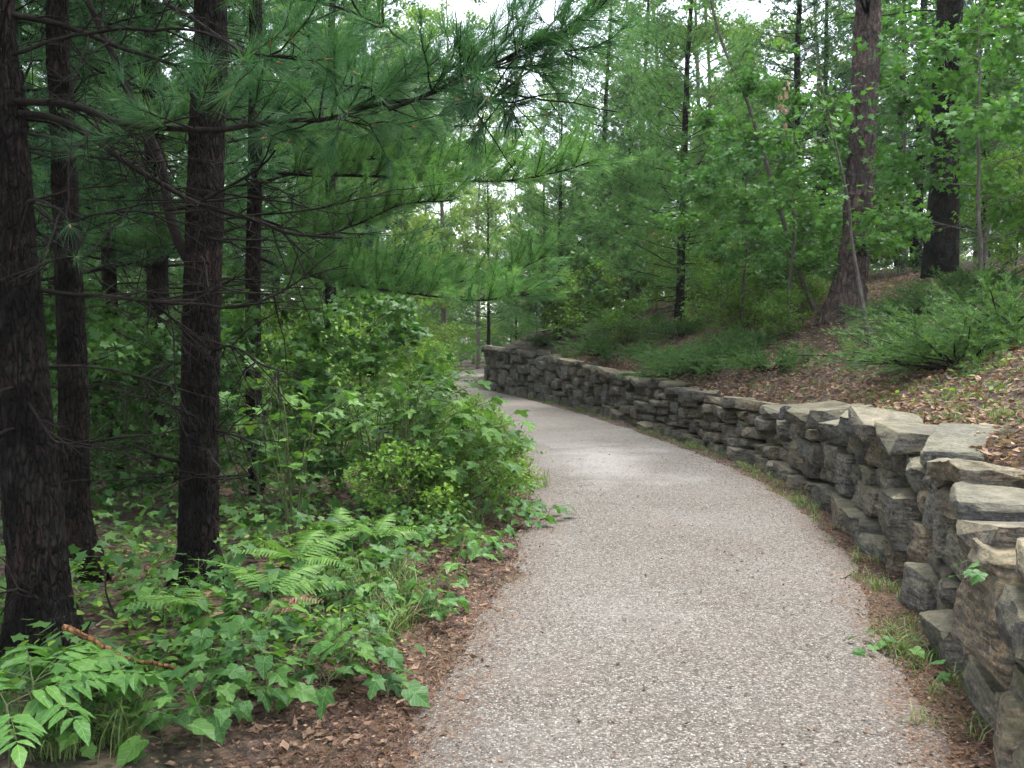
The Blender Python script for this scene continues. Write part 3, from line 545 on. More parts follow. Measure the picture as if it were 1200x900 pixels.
def custom_pine(name, base, tr_pts, radii, label, mb, limbs, seed, cat='tree', live=(), deadn=0, zr=(1., 4)):
    """limbs: list of (polyline world points, r0, r1, bare fraction, tuft step, needle length); each limb is a part, its needles a sub-part"""
    g = np.random.default_rng(seed); B0 = np.asarray(base, float); o = thing(name, B0, label, cat)
    obj('trunk', big_trunk(np.asarray(tr_pts) - B0, radii, mb, seed), o)
    for (pl, r0, r1, bare, st, nl_, ntw) in limbs:
        P = catmull(np.asarray(pl, float), .06) - B0; P = P + np.stack([fbm(np.stack([np.arange(len(P)) * .22, np.full(len(P), seed + a * 9.1 + r0 * 100), np.zeros(len(P))], -1), 3) * .034 for a in range(3)], -1)
        bw = Buf(); tube(bw, P, np.linspace(r0, r1, len(P)), 7); tp = []; td = []; n = len(P)
        Ltot = n * .06
        for q in range(ntw):
            k = int(g.uniform(.12, .97) * (n - 2)); tg2 = nrm(P[k + 1] - P[k]); liv = k / n > bare
            d = nrm(tg2 * g.uniform(.2, 1) + unit(1, g)[0] * np.array([1, 1, .8]) * .9 + np.array([0, 0, .15 if liv else -.1])); l = g.uniform(.15, .5) * (.8 if liv else 1.1)
            Q = bent(P[k], d, l, 6, .15 if liv else -.1, .13, g); tube(bw, Q, np.linspace(.0055, .002, 6), 4)
            for q2 in range(2):
                kk = g.integers(2, 5); Q2 = bent(Q[kk], nrm(d + unit(1, g)[0]), l * .45, 4, .1, .12, g); tube(bw, Q2, np.linspace(.003, .0015, 4), 3)
                if liv: tp.append(Q2[-1:]); td.append(nrm(Q2[-1:] - Q2[-2:-1]))
            if liv:
                m = max(2, int(l / st)); tt = np.linspace(.45, 1, m); tp.append(np.stack([np.interp(tt, np.linspace(0, 1, 6), Q[:, a]) for a in range(3)], -1)); td.append(np.tile(nrm(Q[-1] - Q[-3]), (m, 1)))
        br = obj('branch', bw.mesh('branch', M['twig'], True), o)
        if bare < 1:
            tp.append(P[-1:]); td.append(nrm(P[-1:] - P[-3:-2]))
            bn = Buf(); needles(bn, np.vstack(tp), np.vstack(td), 46, nl_, .0024, (.10, .95), .05, g, jit=.15); obj('needles', bn.mesh('needles', M['needle']), br)
            T_ = np.vstack(tp)[::3]; D_ = nrm(np.vstack(td)[::3]); vis = [q for q in range(len(T_))][:14]
            for q in vis: bb = Buf(); tube(bb, np.array([T_[q], T_[q] + D_[q] * .018, T_[q] + D_[q] * .036]), np.array([.004, .0055, .002]), 5); obj('bud', bb.mesh('bud', M['bud'], True), br)
    t_ = np.asarray(tr_pts); bw = Buf(); tp = []; td = []; zt = t_[-1][2]; z = 4.3
    while z < zt:
        c_ = np.array([np.interp(z, t_[:, 2], t_[:, a]) for a in range(3)]) - B0
        for a in g.uniform(0, 6.28, 4): pine_bough(bw, tp, td, c_, (math.cos(a), math.sin(a), .15), g.uniform(1.4, 2.6) * (1.05 - .8 * (z - 4.3) / (zt - 4.3)), .018, g, .1, .15, .25, .09)
        z += .5
    obj('branches', bw.mesh('branches', M['twig'], True), o)['kind'] = 'stuff'; bc = Buf(); needles(bc, np.vstack(tp), np.vstack(td), 16, .13, .008, g=g); obj('crown', bc.mesh('crown', M['needle']), o)
    if deadn:
        for q in range(deadn):
            z = g.uniform(*zr); c_ = np.array([np.interp(z, t_[:, 2], t_[:, a]) for a in range(3)]) - B0; a = g.uniform(0, 6.28); l = g.uniform(.4, 1.3); bw = Buf()
            P = bent(c_, (math.cos(a), math.sin(a), g.uniform(-.25, .25)), l, 8, g.uniform(-.15, .1), .10, g); tube(bw, P, np.linspace(.010, .003, 8), 5)
            for q2 in range(7):
                k = g.integers(2, 8); Q = bent(P[k], nrm(P[-1] - P[0]) + unit(1, g)[0] * .9, l * g.uniform(.2, .4), 5, 0, .14, g); tube(bw, Q, np.linspace(.004, .0015, 5), 3)
            obj('branch', bw.mesh('branch', M['twig'], True), o)
    return o
def px(l, d0, d1=None):
    d1 = d0 if d1 is None else d1; n = len(l); return [at(u, v, d0 + (d1 - d0) * i / max(1, n - 1)) for i, (u, v) in enumerate(l)]
D1 = 4.45; b1 = at(55, 775, D1); b1[2] = gz(b1[0], b1[1]) - .05
t1 = [b1, at(48, 690, D1), at(31, 500, D1), at(14, 300, D1), at(0, 100, D1), at(-14, -120, D1), at(-70, -2000, D1)]
limbs1 = [
    (px([(20, 118), (55, 122), (110, 132), (150, 147), (240, 154), (320, 142), (390, 138), (450, 124), (520, 104)], D1, 3.9), .019, .008, .38, .08, .15, 52),
    (px([(450, 124), (540, 98), (600, 66), (650, 44), (700, 4), (730, -40)], 3.95, 3.7), .010, .005, .0, .08, .15, 38),
    (px([(22, 130), (60, 137), (95, 155), (140, 185), (185, 213), (232, 240), (300, 262), (345, 275), (400, 278)], D1, 4.6), .018, .007, 1.1, .1, .13, 20),
    (px([(190, 243), (235, 238), (270, 222), (300, 200), (322, 178)], 4.6, 4.4), .012, .005, 1.1, .1, .13, 10),
    (px([(10, 14), (40, 22), (90, 38), (140, 55), (205, 78), (260, 96)], D1, 4.9), .018, .006, .85, .1, .14, 14),
    (px([(190, 0), (215, 16), (262, 50), (310, 72), (352, 88), (400, 96), (500, 106), (545, 80), (600, 40), (630, 0)], 5.2, 4.2), .013, .006, .35, .08, .15, 50),
    (px([(45, 337), (90, 345), (160, 354), (240, 358), (290, 355), (335, 338), (366, 315), (395, 290)], D1, 4.7), .012, .004, 1.1, .1, .13, 16),
    (px([(35, 240), (70, 262), (110, 255), (175, 247), (240, 242)], D1, 4.1), .008, .004, 1.1, .1, .13, 10),
    (px([(30, 470), (70, 520), (110, 515), (130, 500)], 4.3, 4.0), .006, .003, 1.1, .1, .12, 5),
    (px([(40, 700), (20, 690), (-20, 705)], 4.3, 4.1), .007, .004, 1.1, .1, .12, 4),
    (px([(20, 250), (40, 235), (70, 250), (78, 262)], 4.3, 3.8), .006, .004, .75, .1, .15, 5),
    (px([(30, 330), (60, 310), (85, 300)], 4.3, 3.8), .005, .003, .75, .1, .13, 4),
    (px([(10, 60), (200, 30), (300, 60), (345, 70)], 4.4, 3.5), .010, .004, .6, .1, .14, 12),
    (px([(530, 102), (552, 112), (572, 122), (590, 112), (600, 100)], 3.95, 3.85), .006, .004, .5, .06, .14, 8),
    (px([(585, 105), (590, 125), (594, 142)], 3.87, 3.85), .004, .003, .0, .05, .13, 7),
    (px([(0, -60), (200, -40), (420, 20), (470, 45)], 4.4, 3.4), .012, .004, .5, .09, .15, 16),
]
custom_pine('pine_tree', b1, t1, [.23, .148, .125, .115, .105, .10, .03], 'nearest dark pine trunk cut by the left edge, with long bare branches over the path', M['bark'], limbs1, 41, deadn=18, zr=(.8, 4.4))
D3 = 5.6; b3 = at(230, 706, D3); b3[2] = gz(b3[0], b3[1]) - .05
t3 = [b3, at(232, 640, D3), at(234, 480, D3), at(237, 320, D3), at(243, 120, D3), at(247, -80, D3), at(250, -1700, D3)]
limbs3 = [
    (px([(228, 545), (200, 540), (175, 532), (155, 522)], D3, 5.2), .016, .006, 1.1, .1, .1, 3),
    (px([(218, 300), (205, 270), (198, 245), (190, 200), (170, 150), (130, 60), (100, 0)], D3, 5.9), .035, .02, 1.1, .1, .1, 12),
    (px([(245, 410), (270, 409), (310, 425), (350, 445)], D3, 5.0), .010, .004, 1.1, .1, .1, 12),
    (px([(240, 425), (200, 428), (160, 455), (100, 475)], D3, 5.2), .010, .004, 1.1, .1, .1, 10),
    (px([(235, 490), (180, 470), (150, 460)], 5.5, 5.0), .008, .004, 1.1, .1, .1, 8),
    (px([(245, 500), (280, 515), (310, 520)], D3, 5.2), .008, .004, 1.1, .1, .1, 8),
    (px([(235, 558), (290, 559), (130, 560), (60, 563)], 5.5, 5.4), .007, .004, 1.1, .1, .1, 6),
]
custom_pine('pine_tree', b3, t3, [.20, .130, .12, .115, .105, .095, .03], 'straight dark pine trunk second from the left with many dead lower twigs', M['bark'], limbs3, 43, deadn=22, zr=(.6, 4.4))
D2 = 5.9; b2 = at(90, 735, 5.6); b2 = np.array([b2[0], D2, gz(b2[0], D2) - .05]); xx = lambda u, v: at(u, v, D2)
t2 = [b2, xx(89, 600), xx(86, 450), xx(80, 300), xx(72, 120), xx(66, -100), xx(60, -1500)]
custom_pine('pine_tree', b2, t2, [.115, .098, .092, .085, .075, .065, .02], 'slimmer black pine trunk just right of and behind the nearest trunk', M['bark'], [], 47, deadn=14, zr=(.6, 3.4))

# soft drooping white pine boughs that hang towards the path
def white_pine(pos, boughs, label, h=13, seed=61):
    g = np.random.default_rng(seed); o = thing('white_pine', pos, label, 'tree'); P0 = np.asarray(pos, float); b = Buf(); T = bent((0, 0, -.05), (0, 0, 1), h, 12, 0, .015, g); tube(b, T, np.linspace(.09, .03, 12), 14)
    obj('trunk', b.mesh('trunk', M['bark'], True), o)
    for (pl, r) in boughs:
        P = catmull(np.asarray(pl), .1) - P0; n = len(P); bw = Buf(); tube(bw, P, np.linspace(r, r * .25, n), 6); tp = []; td = []
        s = 1
        for k in range(int(n * .15), n - 1):
            tg2 = nrm(P[k + 1] - P[k]); side = nrm(np.cross(tg2, [0, 0, 1.])) * s; s = -s
            for rep in range(4):
                d = nrm(tg2 * g.uniform(.4, 1) + side * g.uniform(.3, 1) + np.array([0, 0, g.uniform(-.1, .9)])); l = g.uniform(.25, .7) * (1.1 - .5 * k / n); Q = bent(P[k], d, l, 4, .15, .06, g); tube(bw, Q, np.linspace(.005, .002, 4), 3, cap=False)
                m = max(3, int(l / .055)); tt = np.linspace(.2, 1, m); tp.append(np.stack([np.interp(tt, np.linspace(0, 1, 4), Q[:, a]) for a in range(3)], -1)); td.append(np.tile(d, (m, 1)) + g.normal(0, .2, (m, 3)))
        br = obj('branch', bw.mesh('branch', M['twig'], True), o); bn = Buf(); needles(bn, np.vstack(tp), np.vstack(td), 22, .12, .0046, (.15, .9), .08, g); obj('needles', bn.mesh('needles', M['needle_soft']), br); print('bough', bn.n // 3)
    tp = []; td = []; bw = Buf(); z = 5.5
    while z < h:
        L = 3.2 * (1 - (z - 5.5) / (h - 5)) + .2
        for a in g.uniform(0, 6.28, 4): pine_bough(bw, tp, td, (np.interp(z, T[:, 2], T[:, 0]), np.interp(z, T[:, 2], T[:, 1]), z), (math.cos(a), math.sin(a), .1), L * g.uniform(.7, 1), .02, g, .1, .17, .25, .11)
        z += .6
    obj('branches', bw.mesh('branches', M['twig'], True), o); bc = Buf(); needles(bc, np.vstack(tp), np.vstack(td), 18, .14, .011, g=g); obj('crown', bc.mesh('crown', M['needle_soft']), o); return o
wp = spot(300, 9.5)
white_pine(wp, [
    (px([(300, 300), (345, 318), (420, 335), (490, 345), (560, 352), (620, 345)], 9.5, 7.6), .022),
    (px([(300, 318), (380, 322), (470, 332), (540, 330), (600, 318), (640, 300)], 9.5, 8.4), .018),
    (px([(300, 200), (360, 205), (430, 206), (520, 212), (600, 211), (660, 200), (690, 190)], 9.5, 8.2), .022),
    (px([(300, 215), (400, 190), (500, 185), (560, 190), (610, 175)], 9.5, 9.0), .018),
    (px([(300, 255), (370, 275), (420, 262), (470, 240), (530, 235)], 9.5, 8.2), .015),
    (px([(300, 120), (370, 140), (440, 165), (500, 160)], 9.5, 8.6), .018),
    (px([(300, 260), (250, 275), (180, 290), (120, 280)], 9.5, 8.8), .015),
    (px([(300, 160), (240, 170), (170, 160), (110, 170)], 9.5, 8.5), .015),
], 'soft white pine whose long feathery boughs droop over the path from the left')

# ---------------------------------------------------------------- wood behind: (prototype, u, depth, scale, label)
pg = np.random.default_rng(77)
def T(kind, u, y, s, label, group=None, name=None, lean=(0, 0)):
    nm = name or {'p': 'pine_tree', 'r': 'red_pine', 'a': 'aspen_tree', 'm': 'maple_tree', 's': 'shrub'}[kind[0]]
    return plant_tree(PT[kind], nm, spot(u, y), label, 'shrub' if nm == 'shrub' else 'tree', group, float(pg.uniform(0, 6.28)), s, lean)
def wh(u, y):
    if u < 590: a = 'behind the nearest trunk at the left edge' if u < 60 else 'between the nearest and second trunks' if u < 190 else 'behind the second dark trunk' if u < 280 else 'between the second trunk and the maple bushes' if u < 400 else 'above the maple bushes' if u < 490 else 'just left of the far wall end'
    else: a = 'by the far end of the wall' if u < 660 else 'above the far half of the wall' if u < 760 else 'above the middle of the wall' if u < 860 else 'left of the large red pine' if u < 970 else 'behind the large red pine' if u < 1070 else 'near the right edge'
    return ('in front, ' if y < 12 else 'midway back, ' if y < 22 else 'far back, ' if y < 36 else 'farthest back, ') + a
GL = 'pines of the dark wood left of the path'
for (k, u, y, s, lb) in [
    ('pine_b', 135, 12.0, .95, 'thin dark pine between the two nearest trunks, deeper in the left wood'), ('pine_a', 30, 9.0, .9, 'shaded pine standing behind the nearest trunk at the left edge'),
    ('pine_b', 385, 14.5, .95, 'slim pine behind the leafy bushes left of the path'), ('pine_a', 190, 10.5, 1.0, 'shaded pine just left of the second dark trunk, deeper in the wood'),
    ('pine_c', 60, 15, 1.1, 'low-branched pine far back at the left edge'), ('pine_a', 250, 16, 1.05, 'pine hidden mostly behind the second dark trunk'), ('pine_c', 330, 19, 1.0, 'low-branched pine far back between the second trunk and the white pine boughs')]:
    T(k, u, y, s, lb, GL)
for (k, u, y) in [('pine_a', -120, 7), ('pine_b', -60, 12), ('pine_a', -150, 16), ('pine_b', 100, 21), ('pine_c', 180, 22), ('pine_a', 10, 24), ('pine_b', 270, 26), ('pine_c', -80, 22), ('pine_a', 360, 28)]:
    T(k, u, y, float(pg.uniform(.9, 1.15)), 'shaded pine of the left wood ' + wh(u, y), 'far pines of the left wood')
T('pine_b', 437, 21, 1.0, 'pale-trunked pine seen above the leafy bushes left of the path bend', None)
for (k, u, y, s) in [('aspen_b', 470, 30, 1.0), ('aspen_a', 520, 38, 1.1), ('aspen_b', 430, 36, 1.2), ('aspen_a', 560, 52, 1.1), ('aspen_b', 500, 48, 1.2), ('aspen_b', 395, 24, 1.0), ('aspen_a', 350, 40, 1.2), ('aspen_b', 600, 60, 1.1), ('aspen_a', 460, 58, 1.2), ('aspen_b', 530, 66, 1.3)]:
    T(k, u, y, s, 'light green leafy tree ' + wh(u, y), 'light leafy trees beyond the bend')
T('pine_d', 520, 44, .9, 'low pine with layered boughs beyond the far end of the path')
T('pine_b', 573, 40, .8, 'thin dark trunk standing by the far end of the stone wall')
# right bank
for (k, u, y, s, lb) in [
    ('pine_d', 655, 26.5, .95, 'young soft green pine just above the far end of the wall'), ('pine_c', 795, 22, 1.0, 'tall young pine with reddish trunk in the middle of the bank'),
    ('pine_c', 700, 29, 1.1, 'soft green pine behind the far part of the wall'), ('pine_d', 735, 28, .9, 'low bushy pine right of the far wall end'), ('pine_d', 870, 26, .85, 'bushy pine left of the large red pine, further up the bank'),
    ('pine_b', 1150, 24, 1.0, 'shaded pine at the top of the bank near the right edge'), ('pine_a', 930, 27, 1.0, 'shaded pine behind the leaning grey sapling')]:
    T(k, u, y, s, lb, None)
for (k, u, y) in [('pine_a', 1050, 30), ('pine_b', 1250, 20), ('pine_a', 1000, 38), ('pine_c', 880, 36), ('pine_a', 1180, 34), ('pine_b', 780, 40), ('pine_c', 1300, 30), ('pine_a', 690, 46), ('pine_b', 640, 38)]:
    T(k, u, y, float(pg.uniform(.85, 1.1)), 'tall pine on the wooded bank ' + wh(u, y), 'far pines on the right bank')
for (k, u, y, s) in [('aspen_a', 820, 33, 1.1), ('aspen_a', 832, 34, 1.15), ('aspen_a', 650, 52, 1.2), ('aspen_a', 740, 50, 1.2), ('aspen_b', 700, 60, 1.3), ('aspen_a', 900, 48, 1.2), ('aspen_b', 1010, 52, 1.3), ('aspen_b', 1120, 48, 1.3), ('aspen_a', 600, 75, 1.3), ('aspen_b', 820, 66, 1.4), ('aspen_b', 1200, 44, 1.2)]:
    T(k, u, y, s, 'tall slender leafy tree ' + wh(u, y), 'slender leafy trees behind the bank')

for (k, u, y, s) in [('aspen_a', 770, 36, 1.25), ('aspen_a', 950, 40, 1.3), ('aspen_a', 1050, 36, 1.2), ('aspen_a', 1140, 36, 1.2), ('pine_c', 745, 32, 1.2), ('pine_c', 960, 28, 1.1), ('pine_a', 1070, 26, 1.1), ('aspen_a', 440, 42, 1.2)]:
    T(k, u, y, s, ('tall soft pine ' if k[0] == 'p' else 'tall airy leafy tree ') + wh(u, y), 'tall trees filling the canopy')
for (u, y, s) in [(455, 50, .8), (480, 58, .85), (505, 52, .7), (530, 62, .8), (430, 56, .9), (660, 58, .8), (690, 52, .8), (555, 70, .8), (600, 72, .8), (630, 70, .8)]:
    T('pine_d', u, y, s, 'low dense young pine ' + wh(u, y), 'young pines beyond the bend')
for q, u in enumerate(range(380, 800, 30)):
    T(('aspen_b', 'pine_d', 'aspen_b')[q % 3], u, 74 + 9 * (q % 3), 1.25, 'distant tree closing the horizon ' + wh(u, 80), 'distant trees on the horizon')
for (x_, y_, k_, lb) in [(-4.7, 2.6, 'pine_a', 'pine rooted beyond the left edge whose boughs reach into the upper left corner, added to shade the left wood'), (-6.2, 5.2, 'pine_b', 'pine rooted out of view beyond the left edge, added to shade the left wood')]:
    plant_tree(PT[k_], 'pine_tree', (x_, y_, gz(x_, y_)), lb, 'tree', None, 1.0, .9)  # more pines of the left wood, rooted out of view, added for shade
for (k, u, y, s) in [('aspen_b', 380, 33, 1.0), ('aspen_b', 300, 36, 1.1), ('aspen_b', 200, 34, 1.1), ('aspen_b', 90, 32, 1.1), ('pine_d', 250, 30, 1.2), ('pine_d', 130, 27, 1.2), ('pine_d', 20, 30, 1.2), ('pine_d', 400, 30, 1.0)]:
    T(k, u, y, s, ('bushy pine ' if k[0] == 'p' else 'broad leafy tree ') + wh(u, y), 'background of the left wood')
for (k, u, y, s) in [('pine_d', 605, 46, .8), ('pine_d', 680, 38, .9), ('pine_d', 830, 33, .8), ('pine_d', 920, 34, .9), ('pine_d', 1000, 36, 1.0), ('pine_d', 1110, 33, 1.0), ('pine_d', 1210, 30, 1.0), ('aspen_b', 780, 45, 1.1), ('aspen_b', 870, 42, 1.1), ('aspen_b', 960, 44, 1.1), ('aspen_b', 1060, 42, 1.1), ('aspen_b', 640, 66, 1.2), ('aspen_b', 1150, 38, 1.0)]:
    T(k, u, y, s, ('low bushy pine ' if k[0] == 'p' else 'broad leafy tree ') + wh(u, y), 'background trees on the bank')
# large red pine on the bank
rp = hit(988, 374); rb = rp - np.array([0, 0, .1]); dr = rp[1]; print('red pine at', rp)
o = thing('red_pine', rb, 'large red pine with thick plated reddish trunk on the bank behind the wall', 'tree')
obj('trunk', big_trunk(np.array([rb, at(992, 345, dr), at(1002, 280, dr), at(1010, 180, dr), at(1015, 80, dr), at(1019, -20, dr), at(1030, -300, dr), at(1040, -700, dr)]) - rb, [.42, .33, .265, .25, .24, .23, .17, .03], M['bark_red'], 9, .034, .05, 48, .085), o)
g = np.random.default_rng(88); bw = Buf(); tp = []; td = []; cc = np.array([at(1018, -20, dr), at(1030, -300, dr), at(1040, -700, dr)]) - rb
for z in np.arange(cc[0][2] - .6, cc[2][2], .5):
    for a in g.uniform(0, 6.28, 5): pine_bough(bw, tp, td, [np.interp(z, cc[:, 2], cc[:, 0]), np.interp(z, cc[:, 2], cc[:, 1]), z], (math.cos(a), math.sin(a), .1), g.uniform(1.5, 3.0) * (1.1 - .8 * (z - cc[0][2]) / (cc[2][2] - cc[0][2])), .03, g, .12, .18, .35, .11)
obj('branches', bw.mesh('branches', M['twig'], True), o); bc = Buf(); needles(bc, np.vstack(tp), np.vstack(td), 18, .16, .011, g=g); obj('crown', bc.mesh('crown', M['needle']), o)
plant_tree(PT['red_tall'], 'red_pine', spot(1098, 18.5), 'dark straight pine trunk right of the large red pine', 'tree', None, 1.0, 1.4)

# understory maples on the bank
T('maple_b', 925, 17.2, .85, 'leafy maple sapling spreading left in front of the large red pine', None, 'maple_sapling')
T('maple_b', 1150, 13.5, .85, 'leafy maple sapling right of the large red pine near the right edge', None, 'maple_sapling')
T('maple_a', 1215, 16, .75, 'taller maple at the right edge behind the bank', None)
T('maple_b', 870, 18.5, .8, 'maple sapling further back left of the leaning grey sapling', None, 'maple_sapling')
T('maple_a', 1150, 20, .75, 'maple behind the leafy sapling near the right edge', None)
T('maple_a', 1055, 23, .8, 'maple behind the two large trunks on the bank', None)
def slim(pts, r0, r1, label, mb='bark_grey', leafn=60, seed=1):
    P = np.array(pts); B0 = P[0].copy(); B0[2] = gz(B0[0], B0[1]) - .05; P[0] = B0; o = thing('slim_sapling', B0, label, 'sapling'); b = Buf(); Q = catmull(P - B0, .12); tube(b, Q, np.linspace(r0, r1, len(Q)), 8); obj('trunk', b.mesh('trunk', M[mb], True), o)
    g = np.random.default_rng(seed); bw = Buf(); C = []; A = []
    for q in range(12):
        p_ = Q[int(g.uniform(.45, 1) * (len(Q) - 1))]; d = nrm(unit(1, g)[0] * np.array([1, 1, .4]) + np.array([0, 0, .2])); l = g.uniform(.4, 1.0); tube(bw, bent(p_, d, l, 4, 0, .08, g), np.linspace(.006, .002, 4), 3)
        m = leafn // 6; C.append(p_ + d * l * g.uniform(.2, 1.1, m)[:, None] + g.normal(0, .1, (m, 3))); A.append(d + g.normal(0, .6, (m, 3)))
    obj('branches', bw.mesh('branches', M[mb], True), o); C = np.vstack(C); bc = Buf(); scatter(bc, *MAPLE_S, C, np.vstack(A), np.array([0, 0, 1.]) + g.normal(0, .4, (len(C), 3)), g.uniform(.08, .13, len(C)), g.random(len(C))); obj('crown', bc.mesh('crown', M['maple']), o); return o
sp = hit(1020, 408); d_ = sp[1]; slim([sp, at(1010, 350, d_), at(998, 280, d_), at(994, 235, d_ - .2), at(975, 150, d_ - .4), at(962, 95, d_ - .6), at(955, 50, d_ - .6)], .035, .003, 'thin grey sapling stem standing close in front of the large red pine', seed=3)
sp = hit(957, 366); d_ = sp[1]; slim([sp, at(935, 315, d_), at(908, 225, d_), at(893, 175, d_), at(876, 120, d_), at(850, 60, d_), at(835, 10, d_), at(820, -80, d_)], .055, .02, 'crooked grey sapling leaning to the left beside the large red pine', seed=4)
# brown leaves hanging in the maple
ms = next(q for q in bpy.data.objects if q.name.startswith('maple_sapling')); bpy.context.view_layer.update(); g = np.random.default_rng(6); b = Buf(); h0 = at(920, 115, 13.6); im = ms.matrix_world.inverted()
C_ = h0 + g.normal(0, 1, (14, 3)) * np.array([.05, .05, .13]); C_ = np.array([im @ Vector(q) for q in C_]); scatter(b, *CURL, C_, np.tile([0, 0, -1.], (14, 1)) + g.normal(0, .4, (14, 3)), unit(14, g), g.uniform(.10, .16, 14), g.uniform(.7, 1, 14))
dl_ = obj('dead_leaves', b.mesh('dead_leaves', M['litter']), ms); dl_['kind'] = 'stuff'; dl_['label'] = 'withered tan leaves hanging in the crown'
# ---------------------------------------------------------------- junipers and shrubs on the bank
def jun(i, u, v, s, label, rz):
    s *= 1.45; p = hit(u, v); o = thing('juniper_bush', p - np.array([0, 0, .05]), label, 'bush', 'junipers on the bank', rz, s); o.scale = (s, s, s * .70)
    for nm, me in zip(('branches', 'foliage'), JUN[i]): obj(nm, me, o)
for a in [(0, 1120, 430, 1.15, 'large feathery juniper by the right edge, behind the flat cap stones', .3), (2, 1180, 395, 1.2, 'juniper cut by the right edge above the wall', 1.2), (1, 1085, 415, .9, 'juniper right of the thin grey sapling stem', 2.2), (1, 1150, 345, 1.1, 'juniper high on the bank below the dark second trunk', 4.0), (2, 1100, 365, .9, 'juniper behind the thin sapling, right of the large red pine', 5.2),
          (0, 830, 435, 1.05, 'broad juniper above the middle of the wall', 1.7), (1, 770, 425, 1.0, 'juniper left of the broad one above the middle of the wall', 3.1), (2, 715, 415, 1.1, 'spreading juniper above the far half of the wall', .9), (0, 878, 408, .8, 'juniper left of the leaf-covered slope', 2.6), (1, 800, 395, 1.1, 'juniper higher up behind the broad juniper', 4.6), (2, 905, 432, .75, 'low juniper at the left end of the open leaf litter', 2.0), (0, 790, 440, .8, 'juniper close behind the wall top left of the broad one', 5.0), (2, 860, 420, .85, 'juniper right of the broad one above the wall', 1.1), (1, 640, 405, .9, 'small juniper by the far end of the wall', 5.5), (2, 745, 390, 1.1, 'juniper in the back row above the far wall', 0.2)]:
    jun(*a)
def SH(kind, u, v, s, label, group=None, name='shrub'):
    p = hit(u, v); return plant_tree(PT[kind], name, p, label, 'shrub', group, float(pg.uniform(0, 6.28)), s)
SH('shrub_r', 740, 372, 1.3, 'brownish shrub among the pines above the far wall'); SH('shrub_r', 628, 395, 1.0, 'rusty red shrub at the far end of the wall')
SH('shrub_a', 845, 395, .9, 'pale leafed young shrub standing above the junipers'); SH('shrub_a', 690, 395, 1.0, 'light green shrub behind the far junipers')
SH('shrub_b', 915, 350, 1.1, 'dark leafed shrub left of the large red pine trunk'); SH('shrub_b', 1052, 322, .7, 'dark leafed shrub between the two large trunks')
for (u, v) in [(860, 360), (810, 360), (770, 365), (970, 340), (1170, 300), (1010, 330), (900, 330), (1140, 290), (700, 380), (725, 385), (670, 385), (660, 395), (780, 350), (830, 345), (870, 335), (940, 330), (1060, 310), (1190, 330), (1090, 300), (800, 375), (950, 350), (1195, 285), (850, 320), (690, 350), (715, 345), (745, 340), (640, 375), (655, 365), (990, 320), (1030, 315), (1130, 305), (1160, 275), (920, 320)]:
    SH('shrub_b' if pg.random() < .6 else 'shrub_a', u, v, float(pg.uniform(.8, 1.3)), 'undergrowth shrub on the bank ' + wh(u, hit(u, v)[1]), 'undergrowth shrubs on the bank')

for (u, v) in [(900, 385), (930, 372), (952, 360), (915, 398), (880, 378), (860, 388), (690, 400), (735, 405), (905, 360), (835, 372), (660, 398)]:
    SH('shrub_c' if pg.random() < .75 or u > 850 else 'shrub_a', u, v, float(pg.uniform(.7, 1.0)) * (1.0 if u > 850 else 1.3), 'low green shrub on the bank ' + wh(u, hit(u, v)[1]), 'low shrubs between the junipers')
# ---------------------------------------------------------------- left undergrowth shrubs
for (k, u, y, s) in [('shrub_b', 300, 8.5, .9), ('shrub_b', 150, 9, 1.0), ('shrub_a', 360, 11, 1.0), ('shrub_b', 420, 13, 1.2), ('shrub_b', 40, 8, .9), ('shrub_a', 330, 14, 1.2), ('shrub_b', 240, 12, 1.1), ('shrub_a', 200, 15, 1.2), ('shrub_b', 100, 13, 1.2), ('shrub_a', 400, 17, 1.3), ('shrub_a', 440, 20, 1.4), ('shrub_b', 290, 18, 1.4), ('shrub_b', 20, 17, 1.4), ('shrub_b', 160, 18, 1.3), ('shrub_a', 350, 22, 1.4), ('shrub_b', 70, 11, 1.0), ('shrub_a', 240, 21, 1.4)]:
    T(k, u, y, s, ('light' if k[-1] == 'a' else 'dark') + ' leafed shrub ' + wh(u, y), 'undergrowth of the left wood', 'shrub')
for (u, y, s) in [(505, 17, .8), (500, 20, .9), (485, 24, 1.0), (515, 26, .9), (500, 31, 1.1), (460, 28, 1.3), (515, 36, 1.0), (480, 38, 1.5), (440, 22, 1.2), (505, 46, 1.6), (560, 58, 1.8), (600, 54, 1.8), (530, 60, 2.0), (470, 52, 2.0), (420, 44, 2.0), (575, 64, 2.2), (640, 60, 2.0)]:
    T('shrub_a', u, y, s, 'bright green roadside shrub ' + wh(u, y), 'shrubs along the left edge of the far path', 'shrub')
for i, (u, v, s, lb) in enumerate([(578, 588, .85, 'bright low shrub nearest the path on its left edge'), (550, 608, .8, 'bright low shrub just left of the edge one'), (530, 575, .8, 'bright low shrub under the arching maple bush'), (565, 560, .8, 'bright low shrub behind the edge one'), (500, 590, 1.0, 'low shrub under the maple bush, left of the bright ones'), (550, 535, .8, 'low shrub further along the left path edge'), (562, 505, .7, 'low shrub by the path beyond the arching bush'), (480, 625, .8, 'small low shrub above the seedlings')]):
    SH('shrub_c', u, v, s, lb, 'bright low shrubs at the left path edge')

